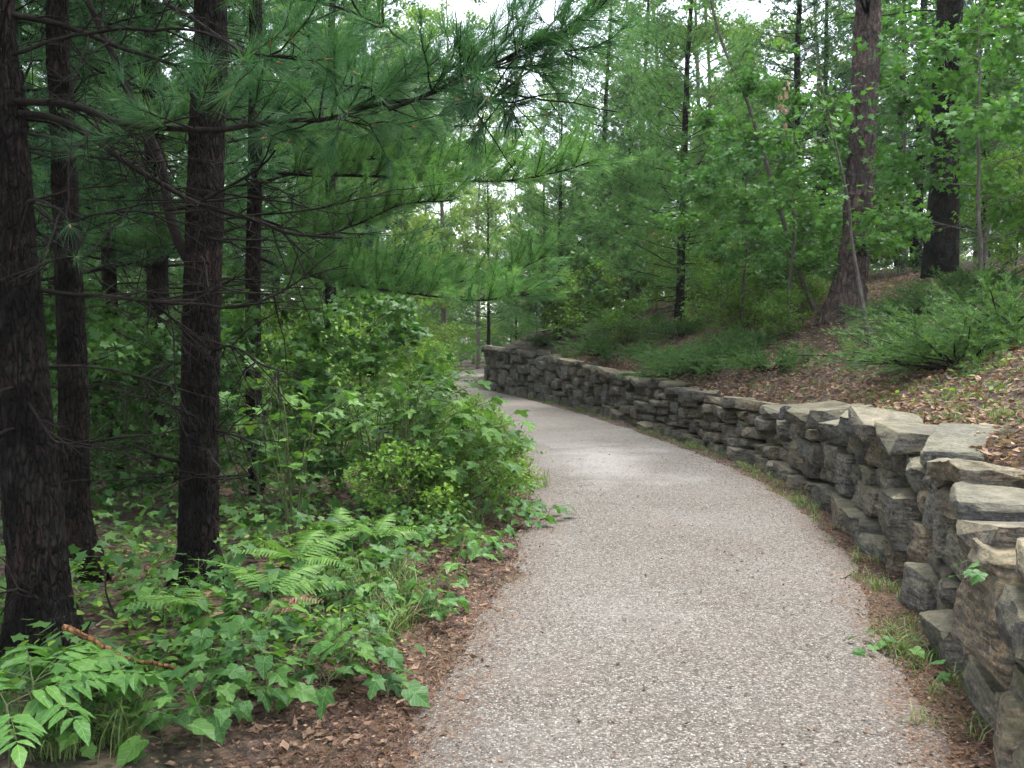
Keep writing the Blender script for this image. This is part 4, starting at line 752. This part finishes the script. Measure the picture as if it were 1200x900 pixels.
# ---------------------------------------------------------------- maple bushes with separate leaves
def leaf_mesh(nm, tpl, m, bend=0.):
    b = Buf(); v = tpl[0].copy(); v[:, 2] -= bend * v[:, 0] ** 2; v[:, 2] += .10 * vnoise(v * 3.1 + bend * 40 + len(v)); v[1:, :2] *= 1 + .06 * vnoise(v[1:] * 5 + bend * 90)[:, None]; b.add(v, tpl[1]); return b.mesh(nm, m)
LM = {k: [leaf_mesh('leaf', t, M[m], bd) for t in ts_ for bd in (0, .12, .3)] for k, ts_, m in (('seed', (MAPLE, GRAPE), 'leaf1'), ('bush', (MAPLE,), 'leaf2'), ('ash', (OVAL,), 'leaf3'), ('ivy', (GRAPE,), 'leaf1'))}
def put_leaf(par, k, p, a, n, s, g, name='leaf'):
    a = nrm(np.asarray(a, float)); n = np.asarray(n, float); n = nrm(n - a * np.dot(a, n)); bb = np.cross(n, a)
    m = Matrix(((a[0], bb[0], n[0]), (a[1], bb[1], n[1]), (a[2], bb[2], n[2]))); o = bpy.data.objects.new(name, LM[k][g.integers(len(LM[k]))]); COL.objects.link(o)
    o.rotation_mode = 'QUATERNION'; o.rotation_quaternion = m.to_quaternion(); o.location = p; o.scale = (s, s, s); o.parent = par; return o
def maple_bush(pos, stems, label, seed, leaf=.125, group='leafy maple bushes left of the path'):
    g = np.random.default_rng(seed); o = thing('maple_bush', pos, label, 'bush', group); bw = Buf(); n = 0
    for (tipx, tipy, tipz) in stems:
        tip = np.array([tipx, tipy, tipz]); mid = tip * np.array([.45, .45, .85]); P = catmull(np.array([(0, 0, -.05), mid * np.array([.5, .5, .6]), mid, tip]), .08); tube(bw, P, np.linspace(.010, .003, len(P)), 5)
        for k in range(int(len(P) * .35), len(P)):
            if k % 2: continue
            tg2 = nrm(P[min(k + 1, len(P) - 1)] - P[k - 1]); side = nrm(np.cross(tg2, [0, 0, 1.]))
            for s_ in (-1, 1):
                d = nrm(side * s_ + tg2 * g.uniform(.2, .9) + g.normal(0, .25, 3)); l = g.uniform(.05, .32) * (1 if g.random() < .6 else .4); q = P[k] + d * l
                tube(bw, np.array([P[k], P[k] + d * l * .5 + np.array([0, 0, .01]), q]), np.array([.002, .0018, .0012]), 3, cap=False)
                put_leaf(o, 'bush', q, d + np.array([0, 0, -.35]) + g.normal(0, .2, 3), np.array([0, 0, 1.]) + d * .3 + g.normal(0, .25, 3), leaf * g.uniform(.65, 1.2), g); n += 1
        put_leaf(o, 'bush', P[-1], nrm(P[-1] - P[-3]) - np.array([0, 0, .4]), np.array([0, 0, 1.]), leaf, g); n += 1
    obj('stems', bw.mesh('stems', M['stem'], True), o); print('bush leaves', n)
def ring(n, rad, h, g, lean=(0, 0)):
    return [(math.cos(a) * rad * g.uniform(.5, 1.1) + lean[0], math.sin(a) * rad * g.uniform(.5, 1.1) + lean[1], h * g.uniform(.65, 1.05)) for a in g.uniform(0, 6.28, n)]
mg = np.random.default_rng(3)
p = hit(478, 610); q_ = lambda u, v, y: tuple(at(u, v, y) - p)
maple_bush(p, [q_(605, 520, 7.7), q_(590, 495, 7.9), q_(575, 470, 8.0), q_(555, 450, 8.1), q_(540, 435, 8.2), q_(510, 420, 8.3), q_(480, 415, 8.2), q_(450, 425, 8.1), q_(560, 500, 7.6), q_(530, 470, 7.6), q_(585, 540, 7.5), q_(500, 450, 7.5), q_(470, 460, 7.6), q_(595, 508, 8.3), q_(565, 480, 8.6)], 'maple bush arching out over the left edge of the path', 201, .135)
p = hit(440, 600); maple_bush(p, ring(10, .75, 1.15, mg), 'tall maple bush left of the arching one', 202)
p = hit(395, 575); maple_bush(p, ring(9, .8, 1.15, mg), 'maple bush between the second trunk and the tall bush', 203)
p = hit(470, 545); maple_bush(p, ring(9, .7, 1.15, mg), 'maple bush behind the arching one', 204)
p = hit(345, 640); maple_bush(p, ring(6, .6, 1.3, mg), 'thin-stemmed maple right of the second dark trunk', 205)
p = hit(420, 540); maple_bush(p, ring(8, .8, 1.3, mg), 'maple bush furthest back in the leafy mass', 206)

# ---------------------------------------------------------------- seedlings, ferns, pinnate plant, grass
def seedling(pos, label, seed, h, n, leaf, group, k='seed', name='maple_seedling'):
    g = np.random.default_rng(seed); o = thing(name, pos, label, 'plant', group); b = Buf(); top = np.array([g.normal(0, .03), g.normal(0, .03), h]); tube(b, np.array([(0, 0, -.03), top * .5 + g.normal(0, .01, 3), top]), np.array([.004, .003, .002]), 4)
    for i in range(n):
        a = i * 2.4 + g.normal(0, .3); d = np.array([math.cos(a), math.sin(a), 0]); z = h * g.uniform(.45, 1.0); q0 = top * (z / h); l = g.uniform(.06, .16); q = q0 + d * l + np.array([0, 0, g.uniform(.0, .06)])
        tube(b, np.array([q0, (q0 + q) / 2 + np.array([0, 0, .015]), q]), np.array([.0018, .0015, .0012]), 3, cap=False)
        put_leaf(o, k, q, d + np.array([0, 0, -.25]) + g.normal(0, .2, 3), np.array([0, 0, 1.]) + d * .25 + g.normal(0, .22, 3), leaf * g.uniform(.7, 1.2), g)
    obj('stem', b.mesh('stem', M['stem'], True), o)
sg = np.random.default_rng(12); k = 0; placed = []
ZN = ['by the bottom left corner', 'between the second trunk and the path', 'below the maple bushes', 'at the path edge below the bright shrubs', 'at the foot of the nearest trunk', 'in the shade under the maple bushes', 'around the foot of the second dark trunk']
for zi, (u0, u1, v0, v1, n) in enumerate([(10, 330, 800, 890, 20), (150, 470, 720, 830, 40), (330, 560, 650, 740, 28), (470, 640, 595, 660, 26), (0, 200, 750, 800, 6), (260, 470, 600, 690, 30), (110, 300, 640, 740, 15)]):
    for _ in range(n):
        u, v = sg.uniform(u0, u1), sg.uniform(v0, v1)
        lim = np.interp(v, [595, 640, 700, 760, 800, 850, 900], [640, 610, 555, 480, 455, 330, 230])
        if u > lim: u = lim - sg.uniform(5, 70)
        p = hit(u, v); k += 1
        seedling(p, 'low maple seedling with flat lobed leaves ' + ZN[zi], 300 + k, float(sg.uniform(.08, .16 if u < 230 and v > 740 else .28)), int(sg.integers(4, 9)), float(sg.uniform(.055, .10)) * (1 if v > 680 else .95), 'maple seedlings carpeting the left verge')
for (u, v, h, n, lf, lb) in [(455, 828, .10, 4, .13, 'seedling with one leaf hanging onto the dark soil beside the path'), (380, 835, .14, 5, .13, 'seedling nearest the path edge at the lower left'), (640, 612, .12, 6, .10, 'seedling at the very edge of the gravel below the bright shrubs'), (612, 603, .14, 8, .10, 'seedling just left of the one at the gravel edge'), (625, 622, .10, 6, .09, 'small seedling in front of the one at the gravel edge'), (595, 618, .12, 8, .10, 'seedling on the litter strip below the bright shrubs'), (605, 592, .2, 9, .10, 'taller seedling against the bright shrubs at the path edge'), (560, 655, .12, 6, .11, 'lone seedling on the brown litter strip'), (575, 640, .10, 6, .10, 'seedling beside the lone one on the litter strip'), (190, 885, .10, 4, .12, 'seedling with rounded leaves at the bottom edge')]:
    k += 1; seedling(hit(u, v), lb, 900 + k, h, n, lf, 'maple seedlings carpeting the left verge')
# plants growing on and under the wall
p, t_, n_ = wall_at(float(np.interp(3.55, WC[:, 1], WS)))
seedling((p[0] - n_[0] * .10, p[1] - n_[1] * .10, .58), 'small leafy plant rooted between the near wall stones', 951, .10, 10, .055, None, 'ivy', 'wall_plant')
for i, (u, v, lb) in enumerate([(1025, 770, 'tiny leafy weed on the gravel near the wall foot'), (1060, 768, 'small weed at the wall foot beside the gravel'), (1045, 655, 'small weed in front of the wall base'), (1135, 800, 'weed under the jutting boulder')]):
    seedling(hit(u, v), lb, 960 + i, .06, 5, .06, 'weeds at the foot of the wall', 'ivy', 'weed')
p = hit(1142, 800); o = thing('flower', p, 'small pink flower on a thin stem at the wall foot', 'flower'); b = Buf(); tube(b, np.array([(0, 0, 0), (.01, 0, .07), (.0, 0, .13)]), np.array([.002, .0015, .001]), 4); obj('stem', b.mesh('stem', M['stem']), o)
b = Buf(); 
for a in np.arange(0, 6.28, .7): scatter(b, *RHOMB, np.array([(0, 0, .13)]), np.array([(math.cos(a), math.sin(a), .5)]), np.array([(0, 0, 1.)]), np.array([.016]), np.array([.5]))
obj('petals', b.mesh('petals', M['pink']), o)

PINNA = fan([(0, 0)] + [(x, .13 * (1 - .8 * x) * (1 if k % 2 else .55) + .01) for k, x in enumerate(np.linspace(.05, .92, 12))] + [(1, 0)], .35, .15, .18)
def frond_mesh(L, wd, m, seed):
    g = np.random.default_rng(seed); b = Buf(); C = []; A = []; Z = []
    X = np.linspace(0, 1, 14); zf = lambda t: .30 * L * t - .42 * L * t * t
    P = np.stack([X * L, 0 * X, zf(X)], -1); tube(b, P, np.linspace(.0025, .001, 14), 4)
    for t in np.linspace(.10, .97, 19):
        for s_ in (-1, 1): C.append((t * L, 0, zf(t))); A.append((.42, s_, -.12 + g.normal(0, .06))); Z.append(wd * (1 - t) ** .75 * min(1, .6 + 2.5 * t) * g.uniform(.9, 1.1) + .012)
    scatter(b, *PINNA, np.array(C), np.array(A), np.array([0, 0, 1.]) + g.normal(0, .1, (len(C), 3)), np.array(Z), g.random(len(C))); return b.mesh('frond', m)
FR = [frond_mesh(.50, .15, M['fern'], 1), frond_mesh(.42, .13, M['fern'], 2)]; FRD = frond_mesh(.35, .10, M['dead_fern'], 3)
def fern(pos, label, seed, n, s=1.0, dead=0, arcs=(0, 6.28)):
    g = np.random.default_rng(seed); o = thing('fern', pos, label, 'fern', 'ferns on the left verge', 0, s); b = Buf(); tube(b, np.array([(0, 0, -.03), (0, .005, .12), (0, 0, .23)]), np.array([.005, .004, .0035]), 5); obj('stem', b.mesh('stem', M['stem'], True), o)
    for i in range(n):
        a = arcs[0] + (arcs[1] - arcs[0]) * (i + .5) / n + g.normal(0, .15); f = obj('frond', FRD if i < dead else FR[g.integers(2)], o, (0, 0, .16 if i < dead else .22), (g.normal(0, .25), -g.uniform(.05, .5), a), (1, 1, 1)); 
        if i < dead: f['label'] = 'withered brown frond'
fern(hit(318, 742), 'fern with broad fronds and a withered brown one, right of the second trunk', 1, 7, .95, 2, (-1.2, 3.4)); fern(hit(245, 765), 'fern pointing left in front of the second dark trunk', 2, 5, .9, 1, (1.6, 4.6))
fern(hit(350, 700), 'fern behind the broad one on the verge', 3, 6, 1.0); fern(hit(440, 665), 'fern half hidden in grass below the maple bushes', 4, 6, .9); fern(hit(395, 660), 'fern at the edge of the shade under the maple bushes', 6, 5, .9)
def pinnate(pos, label, seed, n, s, arcs):
    g = np.random.default_rng(seed); o = thing('ash_seedling', pos, label, 'plant', 'bright pinnate seedlings at lower left'); b = Buf(); tube(b, np.array([(0, 0, -.03), (.01, 0, .12), (0, 0, .26 * s)]), np.array([.006, .005, .004]), 5); st = obj('stem', b.mesh('stem', M['stem'], True), o)
    for i in range(n):
        a = arcs[0] + (arcs[1] - arcs[0]) * (i + .5) / n + g.normal(0, .2); d = np.array([math.cos(a), math.sin(a), 0]); L = s * g.uniform(.26, .36); X = np.linspace(0, 1, 8); base = np.array([0, 0, .26 * s * g.uniform(.7, 1)])
        P = base + d * (X * L)[:, None] + np.array([0, 0, 1.]) * (.40 * L * X - .35 * L * X ** 2)[:, None]; bb = Buf(); tube(bb, P, np.linspace(.0025, .001, 8), 4); lf = obj('compound_leaf', bb.mesh('compound_leaf', M['stem'], True), o); sd2 = np.cross([0, 0, 1.], d)
        for t in np.linspace(.28, .94, 6):
            q = np.array([np.interp(t, X, P[:, k_]) for k_ in range(3)])
            for s_ in (-1, 1): put_leaf(lf, 'ash', q, d * .55 + sd2 * s_ + np.array([0, 0, -.15]) + g.normal(0, .08, 3), np.array([0, 0, 1.]) + g.normal(0, .12, 3), s * .115 * math.sin(math.pi * (.25 + .6 * t)) * g.uniform(.9, 1.1), g, 'leaflet')
        put_leaf(lf, 'ash', P[-1], d + np.array([0, 0, -.2]), np.array([0, 0, 1.]), s * .10, g, 'leaflet')
pinnate(hit(40, 885), 'bright green seedling with feather-shaped leaves at the lower left corner', 1, 6, 1.1, (-1.2, 3.6)); pinnate(hit(95, 870), 'bright feather-leafed seedling beside the corner one', 2, 4, 1.0, (-.6, 2.8)); pinnate(hit(10, 910), 'feather-leafed seedling cut by the bottom left corner', 4, 4, 1.0, (0, 6.28))

def grass(name, P, n_per, L, g, label):
    b = Buf(); k = len(P) * n_per; base = np.repeat(P, n_per, 0) + g.normal(0, .03, (k, 3)) * np.array([1, 1, 0]); d = nrm(np.stack([g.normal(0, 1, k), g.normal(0, 1, k), np.zeros(k)], -1)); l = L * g.uniform(.5, 1.2, k)[:, None]; sd2 = np.cross(d, [0, 0, 1.]); w_ = .0028 * g.uniform(.7, 1.3, k)[:, None]; rows = []
    lean = g.uniform(.3, 1.25, k)[:, None]
    for t, ww in ((0, 1), (.4, .9), (.75, .6)):
        c_ = base + np.array([0, 0, 1.]) * l * (t - .35 * lean * t * t) + d * l * lean * t * t; rows += [c_ - sd2 * w_ * ww, c_ + sd2 * w_ * ww]
    rows.append(base + np.array([0, 0, 1.]) * l * (1 - .45 * lean) + d * l * lean); V = np.stack(rows, 1).reshape(-1, 3)
    tf = np.array([(0, 1, 3), (0, 3, 2), (2, 3, 5), (2, 5, 4), (4, 5, 6)]); b.add(V, (tf[None] + (np.arange(k) * 7)[:, None, None]).reshape(-1, 3), np.repeat(g.random(k), 7)); return stuff(name, b.mesh(name, M['grass']), label, 'grass')
gg = np.random.default_rng(55)
Y = np.concatenate([gg.uniform(9, 28, 110), gg.uniform(3.3, 9, 16)]); cl_ = [(4.5, 16), (5.7, 8), (6.6, 5), (8.6, 14), (11, 12), (13.5, 14)]
Y = np.concatenate([Y] + [gg.normal(c0, .22, q) for c0, q in cl_]); G_ = []
for y in Y:
    p, t_, n_ = wall_at(float(np.interp(y, WC[:, 1], WS))); o_ = gg.uniform(.12, .40) ; q = p - n_ * o_; G_.append((q[0], q[1], gz(q[0], q[1])))
grass('grass', np.array(G_), 13, .115, gg, 'grass tufts growing along the foot of the stone wall')
G_ = [hit(gg.normal(u, su), gg.normal(v, sv)) for (u, v, su, sv, q) in [(140, 860, 18, 14, 10), (420, 690, 25, 15, 20), (540, 600, 40, 16, 30), (450, 740, 14, 20, 10), (380, 740, 30, 25, 14), (470, 680, 20, 15, 14), (60, 880, 40, 15, 8)] for _ in range(q)]
grass('grass', np.array(G_), 18, .26, gg, 'taller grass among the seedlings on the left verge')
G_ = [hit(gg.uniform(880, 1200), gg.uniform(425, 500)) for _ in range(130)] + [hit(gg.normal(u, 14), gg.normal(v, 6)) for (u, v) in [(1020, 468), (1160, 490), (890, 452), (960, 425), (1120, 470), (1075, 455)] for _ in range(14)]
grass('grass', np.array(G_), 12, .08, gg, 'thin grass sprouting through the leaf litter on the bank')

# ---------------------------------------------------------------- ground cover and leaf litter
lg = np.random.default_rng(91)
def lit(b, x, y, size, tint, lift=.012, tpl=CURL):
    k = len(x); z = np.maximum(ground_z(x, y), -9); C = np.stack([x, y, z + lg.uniform(.002, lift, k)], -1)
    scatter(b, *tpl, C, np.stack([lg.normal(size=k), lg.normal(size=k), lg.normal(0, .25, k)], -1), np.array([0, 0, 1.]) + lg.normal(0, .4, (k, 3)), size, tint)
b = Buf()
def band(n, y0, y1, o0, o1, side, pw=1.0):
    y = y0 + (y1 - y0) * lg.random(n) ** pw; l, r = path_lr(y); o_ = o0 + (o1 - o0) * lg.beta(2.2, 2.6, n)
    return (l - o_ if side < 0 else r + o_), y
x, y = band(15000, 2.6, 13, -.22, 1.0, -1, 1.7); lit(b, x, y, lg.uniform(.008, .030, len(x)) * np.where(np.arange(len(x)) % 10 == 0, lg.uniform(1.2, 2.6, len(x)), 1), np.where(np.arange(len(x)) % 10 == 0, lg.uniform(.4, .95, len(x)), np.clip(lg.normal(.28, .28, len(x)), 0, 1)), .025)
x, y = band(9000, 2.6, 16, -.28, .65, 1, 1.7); lit(b, x, y, lg.uniform(.008, .034, len(x)), np.clip(lg.normal(.4, .2, len(x)), 0, 1))
y = lg.uniform(2.5, 24, 42000); xo = .3 + lg.random(42000) ** 1.4 * 7; wx = np.interp(y, WC[:, 1], WC[:, 0]); x = wx + xo; lit(b, x, y, lg.uniform(.03, .085, len(x)), np.clip(lg.normal(.68, .22, len(x)), 0, 1), .03)  # bank leaves tinted paler: stronger light there, put into their colour
x = lg.uniform(-7, 0, 9000); y = lg.uniform(3.5, 16, 9000); l, r = path_lr(y); kk = x < l - .2; lit(b, x[kk], y[kk], lg.uniform(.03, .07, kk.sum()), np.clip(lg.normal(.35, .2, kk.sum()), 0, 1))
xs, ys, l, r = scatter_path(700, 2.8, 16, 1.3); k2 = len(xs); scatter(b, *CURL, np.stack([xs, ys, pz(xs, ys) + .006], -1), np.stack([lg.normal(size=k2), lg.normal(size=k2), lg.normal(0, .2, k2)], -1), np.array([0, 0, 1.]) + lg.normal(0, .3, (k2, 3)), lg.uniform(.012, .035, k2), lg.random(k2) * .7)
stuff('leaf_litter', b.mesh('leaf_litter', M['litter']), 'brown dead leaves littering the bank and both edges of the path', 'leaf litter')
b = Buf(); x, y = band(14000, 2.6, 11, -.35, .8, -1, 1.5); x2, y2 = band(13000, 2.6, 11, -.25, .55, 1, 1.6); x = np.r_[x, x2]; y = np.r_[y, y2]; k = len(x); z = np.maximum(ground_z(x, y), np.where((x > path_lr(y)[0] - .1) & (x < path_lr(y)[1] + .1), pz(x, y), -9)) + .006
a = np.stack([lg.normal(size=k), lg.normal(size=k), lg.normal(0, .12, k)], -1); scatter(b, np.array([(0, -.012, 0), (0, .012, 0), (1, 0, .03)], float), np.array([(0, 1, 2)]), np.stack([x, y, z], -1), a, np.tile([0, 0, 1.], (k, 1)), lg.uniform(.05, .10, k), lg.random(k))
stuff('fallen_needles', b.mesh('fallen_needles', M['brown_needles']), 'reddish brown pine needles lying along the path edges', 'pine needles')
b = Buf(); k = 17000; x = lg.uniform(-10, .2, k); y = 3.2 + 24 * lg.random(k) ** 1.3; l, r = path_lr(y); dens = vnoise(np.stack([x * .9, y * .9, x * 0], -1)); kk = (x < l - .30 - .45 * np.clip((9 - y) / 5, 0, 1)) & (dens > -.6); x, y = x[kk], y[kk]; k = len(x)
z = ground_z(x, y) + lg.uniform(.03, .32, k)
scatter(b, *MAPLE_S, np.stack([x, y, z], -1), np.stack([lg.normal(size=k), lg.normal(size=k), lg.normal(-.2, .25, k)], -1), np.array([0, 0, 1.]) + lg.normal(0, .35, (k, 3)), lg.uniform(.05, .11, k), lg.random(k))
stuff('ground_cover', b.mesh('ground_cover', M['maple_dark']), 'low leafy ground cover on the floor of the left wood', 'ground cover')
b = Buf(); k = 9000; y = 3.0 + 13 * lg.random(k) ** 1.4; l, r = path_lr(y); x = l - .28 - .5 * np.clip((7 - y) / 4, 0, 1) - 2.6 * lg.random(k) ** 1.3; dens = vnoise(np.stack([x * 1.6, y * 1.6, x * 0 + 8], -1)); kk = dens > .0; x, y = x[kk], y[kk]; k = len(x)
scatter(b, *OVAL, np.stack([x, y, ground_z(x, y) + lg.uniform(.02, .22, k)], -1), np.stack([lg.normal(size=k), lg.normal(size=k), lg.normal(0, .35, k)], -1), np.array([0, 0, 1.]) + lg.normal(0, .45, (k, 3)), lg.uniform(.025, .07, k), lg.random(k))
stuff('ground_cover', b.mesh('ground_cover', M['shrub']), 'small bright oval leaved weeds between the seedlings on the left verge', 'ground cover')
b = Buf(); k = 7000; x = lg.uniform(-1, 12, k); y = lg.uniform(6, 30, k); sd, _ = wall_sd(x, y); dens = vnoise(np.stack([x * .7, y * .7, x * 0 + 3], -1)); kk = (sd > .6) & (dens > .02 - .05 * (sd - 2)); x, y = x[kk], y[kk]; k = len(x)
scatter(b, *OVAL, np.stack([x, y, ground_z(x, y) + lg.uniform(.01, .10, k)], -1), np.stack([lg.normal(size=k), lg.normal(size=k), lg.normal(.2, .25, k)], -1), np.array([0, 0, 1.]) + lg.normal(0, .35, (k, 3)), lg.uniform(.04, .09, k), lg.random(k))
stuff('ground_cover', b.mesh('ground_cover', M['shrub']), 'scattered small green plants on the leaf covered bank', 'ground cover')

# ---------------------------------------------------------------- fallen sticks
def stick(pts, r0, r1, label, m='broken', name='fallen_branch', side=()):
    P = np.array(pts); B0 = P[0].copy(); o = thing(name, B0, label, 'branch'); b = Buf(); Q = catmull(P - B0, .03); Q[1:-1] += np.random.default_rng(4).normal(0, .003, (len(Q) - 2, 3)); tube(b, Q, np.linspace(r0, r1, len(Q)), 7); obj('stick', b.mesh('stick', M[m], True), o)
    for s_ in side:
        b = Buf(); tube(b, catmull(np.array(s_) - B0, .04), .004, 5); obj('twig', b.mesh('twig', M['twig'], True), o)
y_ = 3.8; stick([at(74, 735, y_), at(100, 745, y_), at(120, 757, y_), at(150, 771, y_), at(188, 779, y_), at(212, 785, y_)], .014, .007, 'broken orange-brown branch leaning out from the nearest trunk', side=[[at(97, 743, y_), at(103, 735, y_), at(107, 728, y_ - .05)]])
y_ = 3.9; stick([at(134, 720, y_), at(126, 700, y_), at(122, 670, y_)], .006, .003, 'thin bare twig standing beside the nearest trunk', 'twig')
stick([hit(970, 687) + [0, 0, .02], hit(985, 685) + [0, 0, .025], hit(997, 678) + [0, 0, .02]], .005, .003, 'small dark stick lying on the gravel', 'twig')
# ---------------------------------------------------------------- damp summer air
hm, hn, ho = mat('thin humid air'); pv = N(hn, 'ShaderNodeVolumePrincipled'); pv.inputs['Color'].default_value = (.86, .92, .90, 1); pv.inputs['Density'].default_value = .00045; pv.inputs['Anisotropy'].default_value = .2
hn.links.new(pv.outputs[0], ho.inputs['Volume']); b = Buf(); x0, x1, y0, y1, z0, z1 = -480, 480, -90, 640, -1.9, 31
hv = [(x, y, z) for z in (z0, z1) for y in (y0, y1) for x in (x0, x1)]
b.add(hv, [(0, 2, 1), (1, 2, 3), (4, 5, 6), (5, 7, 6), (0, 1, 4), (1, 5, 4), (2, 6, 3), (3, 6, 7), (0, 4, 2), (2, 4, 6), (1, 3, 5), (3, 7, 5)])
stuff('haze', b.mesh('haze', hm), 'thin pale humid air that softens the trees beyond the bend', 'haze')
tri = sum(len(m.polygons) for m in bpy.data.meshes); print('TOTAL FACES', tri, 'OBJECTS', len(bpy.data.objects))
